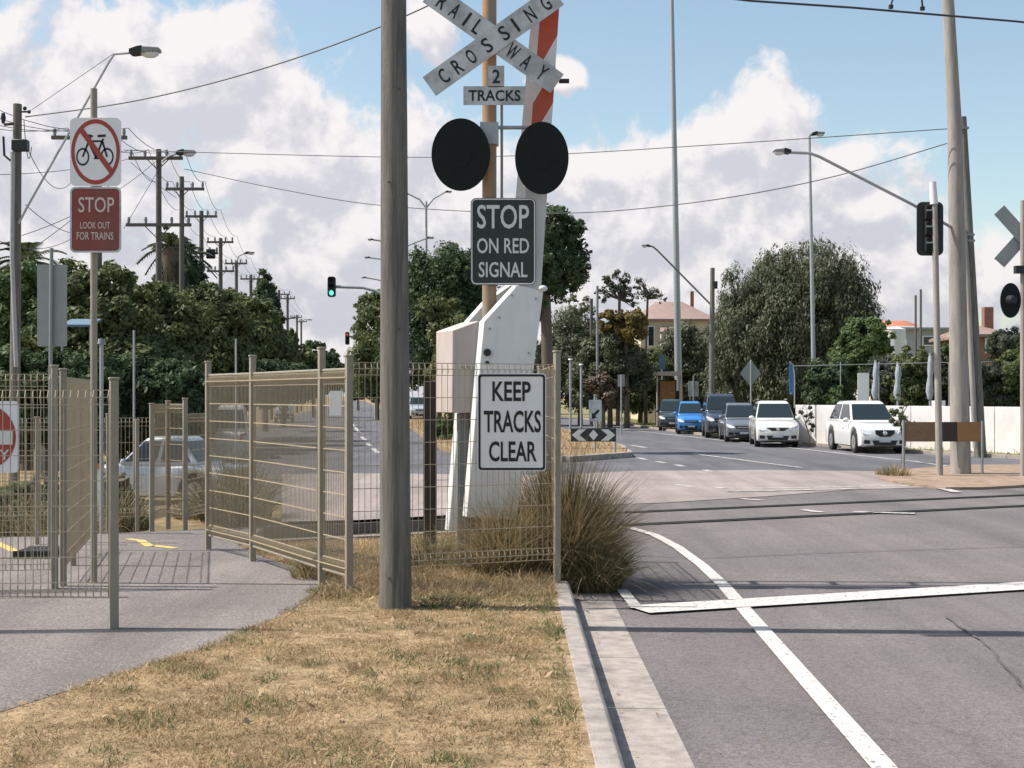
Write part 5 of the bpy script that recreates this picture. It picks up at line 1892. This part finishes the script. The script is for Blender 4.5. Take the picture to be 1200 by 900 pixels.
    for s, ia, ib in ((-1, 0, 3), (1, 1, 2)):
        a, b, c, e = [Vector(p) for p in (lo[ia], lo[ib], hi[ib], hi[ia])]
        for f0, f1 in ((0.04, 0.48), (0.52, 0.93)):
            pane(a.lerp(b, f0), a.lerp(b, f1), e.lerp(c, f1 if f1 < .9 else .97), e.lerp(c, f0), 'side_window', (s, 0, 0.25), 0.07)
    # wheels
    for wy in (fw, rw):
        for s in (-1, 1):
            x = s * (W / 2 - 0.085)
            prof = [(0.55, -0.08), (0.95, -0.085), (1.0, -0.06), (1.0, 0.06), (0.95, 0.085), (0.62, 0.085)]
            mb = MB()
            vs = []
            for k in range(24):
                a = 2 * math.pi * k / 24
                for rr_, xx in prof:
                    vs.append((x + s * xx, wy + wr * rr_ * math.cos(a), wr + wr * rr_ * math.sin(a)))
            n_ = len(prof)
            fs = [(k * n_ + j, k * n_ + j + 1, ((k + 1) % 24) * n_ + j + 1, ((k + 1) % 24) * n_ + j) for k in range(24) for j in range(n_ - 1)]
            mb.add(vs, fs, True)
            wo = mb.build('wheel', M['tyre'], t, local=True)
            mb = MB()
            mb.tube([(x + s * 0.055, wy, wr), (x + s * 0.07, wy, wr)], wr * 0.2, 10)
            for k in range(5):
                a = 2 * math.pi * k / 5
                u = Vector((0, math.cos(a), math.sin(a))); v = Vector((0, -math.sin(a), math.cos(a)))
                c = Vector((x + s * 0.06, wy, wr))
                mb.prism([c + v * wr * 0.12, c + u * wr * 0.64 + v * wr * 0.16, c + u * wr * 0.64 - v * wr * 0.16, c - v * wr * 0.12], (s * 0.02, 0, 0))
            mb.tube([(x + s * 0.05, wy, wr), (x + s * 0.078, wy, wr)], wr * 0.66, 20)
            mb.build('rim', M['rim'], wo, local=True)
    # dark chassis box under the body
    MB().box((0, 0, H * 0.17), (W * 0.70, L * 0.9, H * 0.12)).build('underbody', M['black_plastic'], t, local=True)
    yf, yr = -L / 2, L / 2
    def slab(pts, nm, m2, y, th=0.03, parent=None):
        return MB().prism([(x, y, z) for x, z in pts], (0, th, 0)).build(nm, m2, parent or t, local=True)
    # front: curved features follow the nose
    hz = hoodz
    if grille == 'shield':
        g_ = slab([(-W * .20, hz * .79), (W * .20, hz * .79), (W * .19, hz * .66), (W * .10, hz * .57), (-W * .10, hz * .57), (-W * .19, hz * .66)], 'grille', M['black_plastic'], yf - 0.022)
        if badge:
            MB().ball((0, yf - 0.03, hz * .69), (W * .045, 0.02, W * .05)).build('badge', M['chrome'], g_, local=True)
    elif grille == 'smile':
        g_ = slab([(-W * .26, hz * .75), (W * .26, hz * .75), (W * .14, hz * .63), (-W * .14, hz * .63)], 'grille', M['black_plastic'], yf - 0.022)
        MB().ball((0, yf - 0.028, hz * .69), (W * .04, 0.015, W * .04)).build('badge', M['chrome'], g_, local=True)
    else:
        g_ = slab([(-W * .24, hz * .74), (W * .24, hz * .74), (W * .22, hz * .62), (-W * .22, hz * .62)], 'grille', M['black_plastic'], yf - 0.022)
        slab([(-W * .20, hz * .69), (W * .20, hz * .69), (W * .20, hz * .67), (-W * .20, hz * .67)], 'grille_bar', M['chrome'], yf - 0.03, parent=g_)
    slab([(-W * .26, hz * .45), (W * .26, hz * .45), (W * .22, hz * .29), (-W * .22, hz * .29)], 'air_intake', M['black_plastic'], yf - 0.015, 0.05)
    slab([(-W * .12, hz * .48), (W * .12, hz * .48), (W * .12, hz * .39), (-W * .12, hz * .39)], 'number_plate', M['sign_grey'], yf - 0.03)
    def sy(m):
        q_ = min(1, max(0, (2 * m - 0.8) / 0.2))
        return yf + (1 - math.sqrt(max(0, 1 - q_ * q_))) * 0.07 * L
    for s in (-1, 1):
        hp = [(.25, .66), (.36, .64), (.44, .68), (.485, .78), (.475, .84), (.40, .80), (.28, .74)]
        MB().prism([(s * W * a, sy(a) - 0.006 + (0.05 if b > .79 else 0), hz * b) for a, b in hp], (s * 0.012, -0.022, 0.004)).build('headlight', M['headlight'], t, local=True)
        fp = [(.30, .45), (.42, .47), (.43, .35), (.31, .33)]
        MB().prism([(s * W * a, sy(a) + 0.004, hz * b) for a, b in fp], (0, -0.02, 0)).build('fog_lamp', M['black_plastic'], t, local=True)
        MB().prism([(s * W * .30, yr + .0, hz * .72), (s * W * .43, yr - .05, hz * .74), (s * W * .47, yr - .16, hz * .86), (s * W * .43, yr - .05, hz * .97), (s * W * .32, yr - 0.0, hz * .93)], (0, 0.03, 0)).build('tail_light', M['tail_red'], t, local=True)
        MB().ball((s * (W / 2 + 0.07), cab0 + 0.22, belt + 0.07), (0.10, 0.06, 0.075), 10, 6).build('mirror', paintm, t, local=True)
        MB().prism([(s * W * .497, -L * .06, belt - .20), (s * W * .497, -L * .02, belt - .20), (s * W * .497, -L * .02, belt - .17), (s * W * .497, -L * .06, belt - .17)], (s * 0.02, 0, 0)).build('door_handle', paintm, t, local=True)
    slab([(-W * .17, hz * .66), (W * .17, hz * .66), (W * .17, hz * .53), (-W * .17, hz * .53)], 'rear_number_plate', M['sign_grey'], yr - 0.01)
    if style in ('suv', 'van') or roof_light:
        for s in (-1, 1):
            MB().tube([(s * W * .34, rf0 + 0.25, H + 0.05), (s * W * .34, rf1 - 0.2, H + 0.05)], 0.018, 6).build('roof_rail', M['galv_dull'], t, local=True)
    return t


P_ = {k: paint(k, c) for k, c in dict(white=(0.74, 0.73, 0.71), white_b=(0.72, 0.71, 0.66), grey=(0.14, 0.15, 0.17), navy=(0.035, 0.05, 0.075), blue=(0.035, 0.21, 0.56),
                                         teal=(0.03, 0.05, 0.06), silver=(0.42, 0.45, 0.50), pale=(0.50, 0.48, 0.44)).items()}
dF = 43.0
car('white hatchback with shield shaped grille, foremost at the right kerb', (X(1013, 45), 45.0), 2, 4.35, 1.48, 1.60, P_['white'], 'hatch', badge=True, grille='shield')
car('white wagon with a smiling grille, second from the crossing', (X(907, 50), 50.2), -6, 4.4, 1.45, 1.58, P_['white_b'], 'hatch', grille='smile', roof_light=True)
car('grey sedan between the white wagon and the dark four wheel drive', (X(866, 55.5), 55.5), -4, 4.3, 1.33, 1.48, P_['grey'], 'sedan')
car('dark navy four wheel drive, tallest in the parked row', (X(846, 60), 60.5), -5, 4.5, 1.40, 1.84, P_['navy'], 'suv', roof_light=True)
car('bright blue small hatchback in the parked row', (X(810, 66), 66.5), -5, 3.8, 1.26, 1.50, P_['blue'], 'hatch')
car('dark teal hatchback, farthest in the parked row beside the shelter', (X(789, 72), 73), -5, 4.0, 1.30, 1.58, P_['teal'], 'hatch')
# left side vehicles
car('silver sedan parked side on behind the left mesh fences', (X(183, 30), 30.5), -102, 3.55, 1.45, 1.45, P_['silver'], 'sedan', group='vehicles left of the tracks', ground=-0.70)
car('pale four wheel drive seen from behind through the beige gate fence', (X(264, 41), 41), 190, 4.3, 1.45, 1.80, P_['pale'], 'suv', group='vehicles left of the tracks', ground=-0.45)
car('white van coming along the left road seen through the gate fence', (X(333, 95), 95), 9, 4.4, 1.25, 2.3, P_['white'], 'van', group='vehicles left of the tracks', ground=RZ, name='van')
car('pale blue grey car far off beyond the dry median', (X(489, 100), 100), 10, 4.2, 1.45, 1.6, P_['silver'], 'hatch', group='vehicles left of the tracks', ground=0.0)

# =================================================================== ORNAMENTAL GRASS TUFTS
def tuft(label, x, y, rad, hgt, n, seed, tan=0.75, z=0.0, lean0=0.3, name='grass_tuft', wid=0.004):
    rng = np.random.default_rng(seed)
    t = thing(name, (x, y, z), label, 'grass tuft')
    a = rng.random(n) * 2 * np.pi
    q = rng.random(n) ** 0.6
    rr_ = rad * 0.62 * q
    roots = np.stack([x + rr_ * np.cos(a), y + rr_ * np.sin(a), np.full(n, z)], 1)
    lean = lean0 + 1.5 * q ** 1.5 * (0.2 + rng.random(n))
    h = hgt * (0.30 + 0.75 * rng.random(n) ** 0.7) * (1.06 - 0.15 * q)
    sp = a + 0.7 * rng.normal(size=n)
    istan = rng.random(n) < tan
    for sel, nm, mm in ((istan, 'dry_blades', 'tuft_tan'), (~istan, 'green_blades', 'tuft_green')):
        k = sel.sum()
        if k:
            V = blades(roots[sel], h[sel], lean[sel], wid * (0.5 + rng.random(k)), rng, 5, sp[sel])
            strips_obj(V, k, 5, nm, M[mm], t)
    return t


tuft('large tan ornamental grass tuft at the kerb behind the fence end', X(660, 13.2), 13.2, 0.55, 1.36, 7000, 11, 0.66, lean0=0.12, z=-0.12)
tuft('smaller leaning dry grass tuft behind the KEEP TRACKS CLEAR sign', X(590, 13.0), 12.75, 0.40, 0.90, 1500, 12, 0.72, lean0=0.25)
tuft('low green and straw weeds at the foot of the timber post', X(515, 13.3), 13.3, 0.5, 0.45, 900, 13, 0.4, lean0=0.4)
tuft('low dark grass spilling over the kerb end', X(690, 12.9), 12.85, 0.46, 0.72, 3200, 14, 0.30, z=-0.15, lean0=0.3)
tuft('long green grass at the far left behind the maze', X(30, 18.5), 18.5, 0.9, 0.75, 900, 15, 0.25, z=-0.2, wid=0.007)
tuft('green grass clump behind the dark end post of the front fence', X(130, 19), 19, 0.8, 0.85, 900, 16, 0.2, z=-0.2, wid=0.007)
tuft('tall yellow green weed clump seen through the beige gate fence', X(276, 20.5), 20.5, 0.8, 1.15, 1100, 17, 0.35, z=-0.2, lean0=0.1, wid=0.008)
tuft('straw weeds at the tracks behind the left maze', X(80, 18), 18, 0.9, 0.6, 700, 18, 0.6, z=-0.2, wid=0.006)
tuft('brown weeds under the silver sedan tail', X(236, 21), 21, 0.6, 0.7, 600, 19, 0.7, z=-0.25, wid=0.007)
tuft('dry grass tuft at the foot of the beige gate fence', X(372, 12.6), 12.55, 0.35, 0.30, 500, 20, 0.8, lean0=0.4)
tuft('green weed beside the timber pole foot', X(520, 11), 11.0, 0.45, 0.10, 700, 21, 0.1, lean0=0.8)
tuft('dry weed beside the low board barrier post', X(1040, 31), 30.5, 0.6, 0.35, 300, 22, 0.8, z=-0.1, wid=0.008)
tuft('flat green weed on the verge near the path edge', X(395, 11.6), 11.6, 0.4, 0.12, 400, 23, 0.15, lean0=0.8)

# =================================================================== TREES
LG = 'trees behind the left fences'
tree('leafy_tree', 'yellow green tree behind the far left power pole', 'tree', 25, 40, [(25, 345, 34, 40), (40, 380, 40, 45), (0, 400, 45, 50)], 6500, 0.22, 'leaf_light', seed=21, group=LG)
tree('leafy_tree', 'dark leafy tree between the sign back and the STOP LOOK OUT sign', 'tree', 92, 40, [(92, 345, 30, 38), (85, 400, 48, 50), (105, 440, 60, 45)], 9000, 0.22, 'leaf_mid', seed=22, group=LG)
tree('leafy_tree', 'dark bushy tree right of the STOP LOOK OUT sign post', 'tree', 140, 40, [(128, 340, 28, 32), (145, 375, 38, 45), (150, 430, 55, 50), (165, 350, 18, 18)], 10000, 0.22, 'leaf_mid', seed=23, group=LG)
tree('leafy_tree', 'broad green tree below the first tall power pole', 'tree', 195, 43, [(180, 372, 34, 38), (205, 385, 38, 42), (190, 435, 50, 45)], 9000, 0.22, 'leaf_mid', seed=24, group=LG)
tree('leafy_tree', 'broad sunlit tree below the transformer pole', 'tree', 242, 46, [(232, 365, 34, 30), (255, 378, 36, 36), (240, 425, 52, 50)], 9000, 0.24, 'leaf_mid', seed=25, group=LG)
tree('leafy_tree', 'sunlit tree left of the dark pointed tree', 'tree', 285, 55, [(280, 368, 28, 30), (298, 385, 30, 34), (290, 425, 45, 45)], 8000, 0.26, 'leaf_mid', seed=26, group=LG)
tree('pointed_tree', 'dark narrow pointed tree beside the receding power poles', 'tree', 311, 70, [(311, 335, 9, 18), (310, 360, 14, 28), (312, 395, 20, 40)], 4500, 0.28, 'leaf_dark', seed=27, group=LG)
tree('leafy_tree', 'rounded dark tree behind the left end of the gate fence', 'tree', 332, 80, [(325, 405, 24, 22), (345, 412, 22, 20), (330, 440, 45, 32)], 5500, 0.32, 'leaf_mid', seed=28, group=LG)
tree('leafy_tree', 'small round dark tree at the end of the left road', 'tree', 367, 115, [(367, 412, 15, 14), (385, 420, 11, 12), (372, 438, 28, 26)], 3200, 0.42, 'leaf_dark', seed=29, group=LG)
tree('dense_shrub', 'dark shrub filling the ground left behind the maze', 'shrub', 60, 36, [(20, 445, 50, 34), (80, 450, 50, 34), (20, 490, 55, 34), (90, 492, 55, 34)], 12000, 0.2, 'leaf_dark', seed=30, group=LG, ground=-0.6)
tree('dense_shrub', 'low green shrub along the tracks at the far left', 'shrub', 40, 20, [(20, 590, 45, 26), (75, 592, 40, 26)], 2600, 0.09, 'leaf_mid', seed=34, group=LG, ground=-0.3)
tree('dense_shrub', 'low green shrub in front of the silver sedan nose', 'shrub', 135, 21, [(128, 588, 26, 26), (150, 596, 18, 18)], 1800, 0.09, 'leaf_mid', seed=35, group=LG, ground=-0.3)
tree('dense_shrub', 'dark shrub behind the silver sedan roof', 'shrub', 180, 38, [(140, 455, 50, 34), (200, 460, 50, 34), (140, 495, 50, 34), (210, 495, 45, 34)], 12000, 0.2, 'leaf_dark', seed=31, group=LG, ground=-0.6)
tree('dense_shrub', 'dark shrub behind the pale four wheel drive', 'shrub', 270, 50, [(235, 455, 40, 28), (300, 450, 45, 30), (350, 452, 30, 22), (230, 488, 40, 26)], 8500, 0.24, 'leaf_dark', seed=32, group=LG, ground=-0.5)


def palm(label, px, py, d, n, L, skirt, seed, ground=-0.6, tr=0.2, up=0.9):
    rr = random.Random(seed)
    x = X(px, d); z = Z(py, d)
    t = thing('palm_tree', (x, d, ground), label, 'palm tree', 'palms behind the left trees')
    MB().tube([(x, d, ground), (x, d, z)], [tr * 1.2, tr], 10).build('trunk', M['bark'], t)
    mb = MB()
    for i in range(n):
        a = rr.uniform(0, 2 * math.pi)
        el = R(rr.uniform(-15, 80)) * up if i > skirt else R(rr.uniform(-80, -50))
        l = L * rr.uniform(0.75, 1.1)
        dirv = Vector((math.cos(a) * math.cos(el), math.sin(a) * math.cos(el), math.sin(el)))
        prev = None
        sd_ = Vector((-math.sin(a), math.cos(a), 0))
        spine = []
        for k in range(9):
            f = k / 8
            spine.append(Vector((x, d, z)) + dirv * l * f + Vector((0, 0, -0.55 * l * f * f)))
        for k in range(1, 8):
            for s in (-1, 1):
                for jj in (0, .5):
                    p = spine[k].lerp(spine[k + 1], jj)
                    e = p + sd_ * s * l * 0.24 * math.sin(math.pi * (0.15 + 0.8 * k / 8)) + dirv * l * 0.10 + Vector((0, 0, -0.10 * l))
                    w_ = dirv * l * 0.018
                    mb.add([p - w_, p + w_, e], [(0, 1, 2)])
        mb.tube(spine, [0.03] * 9, 3, False)
    mb.build('fronds', M['leaf_palm'], t, fix=False)


palm('spiky palm behind the far left power pole', 31, 308, 42, 34, 1.5, 4, 1, tr=0.18)
palm('shaggy dark palm between the first two tall power poles', 200, 290, 56, 70, 1.45, 40, 2, tr=0.35)
palm('shaggy dark palm behind the second tall power pole', 217, 300, 60, 70, 1.35, 40, 3, tr=0.3)
tree('leafy_tree', 'dark ivy clad trunk mass below the two palms', 'tree', 207, 58, [(203, 305, 20, 30), (214, 335, 22, 34)], 3600, 0.24, 'leaf_dark', seed=33, group=LG)

MG = 'trees on the median'
tree('round_tree', 'dark rounded tree just left of the timber pole', 'tree', 442, 105, [(442, 385, 26, 40), (438, 430, 24, 36), (455, 365, 22, 25)], 6500, 0.36, 'leaf_mid', seed=41, group=MG)
tree('round_tree', 'big dark dense tree right of the timber pole', 'tree', 515, 84, [(520, 332, 44, 44), (492, 355, 34, 44), (548, 330, 32, 42), (500, 410, 48, 50), (545, 390, 40, 55)], 16000, 0.30, 'leaf_dark', seed=42, group=MG)
tree('round_tree', 'clipped lower round bush in front of the big dense tree', 'tree', 533, 76, [(535, 398, 27, 30), (515, 362, 22, 17), (538, 440, 32, 30)], 6000, 0.24, 'leaf_mid', seed=43, group=MG)
tree('tall_tree', 'tall dark cypress like tree right of the STOP ON RED SIGNAL sign', 'tree', 641, 43.5, [(645, 272, 32, 24), (668, 275, 18, 18), (655, 315, 30, 32), (635, 300, 30, 40), (684, 289, 9, 9), (668, 330, 14, 12), (630, 350, 18, 24)], 8000, 0.16, 'leaf_dark', seed=44, group=MG, trunk_r=0.22, ground=0)
tree('dense_shrub', 'green shrub on the dry median behind the dark timber post', 'shrub', 521, 52, [(521, 505, 14, 17), (530, 495, 10, 14)], 1600, 0.14, 'leaf_light', seed=45, group=MG, ground=0)
FG = 'trees along the far side of the right road'
tree('gum_tree', 'slender open gum tree with dark trunk and sparse crown', 'tree', 724, 82, [(722, 330, 15, 13), (738, 345, 10, 9), (707, 345, 9, 8), (745, 360, 7, 6)], 420, 0.24, 'leaf_grey', seed=51, group=FG, bare=4, trunk_r=0.12, nclump=60, clump=0.30, rough=1)
tree('gum_tree', 'nearly bare gum tree beside the cream house', 'tree', 757, 84, [(765, 345, 10, 9), (752, 338, 12, 14), (775, 350, 8, 7)], 110, 0.22, 'leaf_grey', seed=52, group=FG, bare=6, trunk_r=0.10, nclump=26, rough=0)
tree('yellow_shrub', 'yellow flowering bush below the gum trees', 'shrub', 735, 77, [(738, 382, 22, 20), (715, 378, 14, 14)], 2200, 0.26, 'leaf_yellow', seed=53, group=FG)
tree('leafy_tree', 'grey green tree behind the two white marker posts', 'tree', 680, 84, [(675, 400, 30, 45), (660, 430, 35, 40), (690, 440, 36, 40)], 8000, 0.28, 'leaf_olive', seed=54, group=FG)
tree('leafy_tree', 'olive bushy tree below the slender gum tree', 'tree', 715, 78, [(712, 415, 30, 30), (735, 430, 30, 30), (700, 452, 34, 28)], 7500, 0.26, 'leaf_olive', seed=55, group=FG)
tree('leafy_tree', 'green bush left of the bus shelter', 'tree', 750, 88, [(748, 455, 24, 30), (766, 440, 20, 28), (730, 462, 18, 20)], 5500, 0.22, 'leaf_mid', seed=56, group=FG)
tree('leafy_tree', 'pale green bush in front of the cream house', 'tree', 806, 89, [(800, 408, 22, 28), (822, 415, 20, 34), (786, 425, 24, 30), (806, 450, 36, 34)], 8000, 0.26, 'leaf_olive', seed=57, group=FG)
tree('dense_shrub', 'red tinged low bush beside the far verge posts', 'shrub', 706, 72, [(703, 450, 16, 14), (716, 462, 18, 16)], 1800, 0.2, mat('leaf_red', (0.09, 0.055, 0.03), 0.6, island=0.4) .name, seed=58, group=FG)
tree('weeping_tree', 'huge drooping grey green pepper tree behind the slim lamp pole', 'tree', 940, 74,
     [(905, 335, 32, 42), (950, 325, 52, 40), (990, 345, 32, 42), (930, 370, 60, 60), (985, 395, 42, 60), (880, 395, 42, 60), (1005, 370, 20, 40), (925, 435, 70, 45), (860, 345, 20, 34), (862, 400, 26, 60), (858, 448, 30, 40)],
     42000, 0.17, 'leaf_olive', seed=61, group=FG, droop=0.45, clump=0.34, trunk_r=0.4, rough=3, shell=0.72)
tree('leafy_tree', 'lighter round green tree right of the pepper tree', 'tree', 1012, 58, [(1012, 402, 27, 30), (1030, 415, 18, 20), (1000, 425, 26, 26)], 6500, 0.2, 'leaf_light', seed=62, group=FG)
WG = 'shrubs behind the white wall'
for i, (px_, py_, rx, ry, d, lab) in enumerate(((968, 448, 26, 26, 54, 'dark shrub behind the wall left of the white panel sign'), (1038, 446, 22, 26, 53, 'grey green shrub between the folded umbrellas'),
                                       (1068, 442, 26, 30, 52, 'dense shrub between the middle umbrella and the signal post'), (1110, 440, 18, 34, 52, 'narrow shrub behind the signal post'),
                                       (1150, 448, 26, 24, 50, 'rounded grey shrub behind the leaning pole'), (1188, 440, 24, 32, 50, 'shrub behind the wall at the right edge'),
                                       (1230, 435, 30, 36, 50, 'dark shrub just beyond the right edge'), (1182, 402, 24, 16, 60, 'bushy tree top below the brick chimney'))):
    tree('dense_shrub', lab, 'shrub', px_, d, [(px_, py_, rx, ry), (px_ + 5, py_ + 18, rx, ry * .8)], 3600, 0.17, ('leaf_dark', 'leaf_grey', 'leaf_mid')[i % 3], seed=70 + i, group=WG)
tree('sapling', 'young sapling with sparse leaves at the right corner in front of the wall', 'sapling', 1057, 37, [(1056, 470, 9, 12), (1052, 490, 12, 12), (1060, 500, 12, 8)], 700, 0.06, 'leaf_mid', seed=81, trunk_r=0.03, bare=1, nclump=26)
tree('sapling', 'small spiky sapling against the white wall right of the white wagon', 'sapling', 947, 48, [(946, 482, 8, 9), (946, 500, 9, 8)], 420, 0.07, 'leaf_grey', seed=82, trunk_r=0.03, bare=1, nclump=20)
tree('sapling', 'bushy sapling behind the foremost white hatchback roof', 'sapling', 982, 50.5, [(981, 462, 9, 9), (978, 476, 8, 10)], 700, 0.10, 'leaf_light', seed=83, trunk_r=0.03)
# distant trees on the horizon
for i, (px_, py_, rx, ry, d, lab) in enumerate(((395, 440, 16, 14, 200, 'far hazy tree at the end of the left road'), (420, 442, 16, 20, 170, 'far tree right of the distant red light'),
                                       (600, 430, 50, 40, 130, 'far tree hidden behind the boom barrier'), (575, 420, 40, 50, 110, 'far broad tree behind the counterweight box'), (-60, 430, 60, 60, 60, 'tree beyond the left frame edge'),
                                       (1120, 425, 20, 22, 100, 'far tree behind the massive pole'), (1100, 430, 20, 24, 110, 'far tree behind the grey shed'))):
    tree('leafy_tree', lab, 'tree', px_, d, [(px_, py_, rx, ry), (px_ - rx * .4, py_ + ry * .5, rx * .8, ry * .8)], 2200, 0.004 * d, 'leaf_dark', seed=90 + i, group='distant trees')
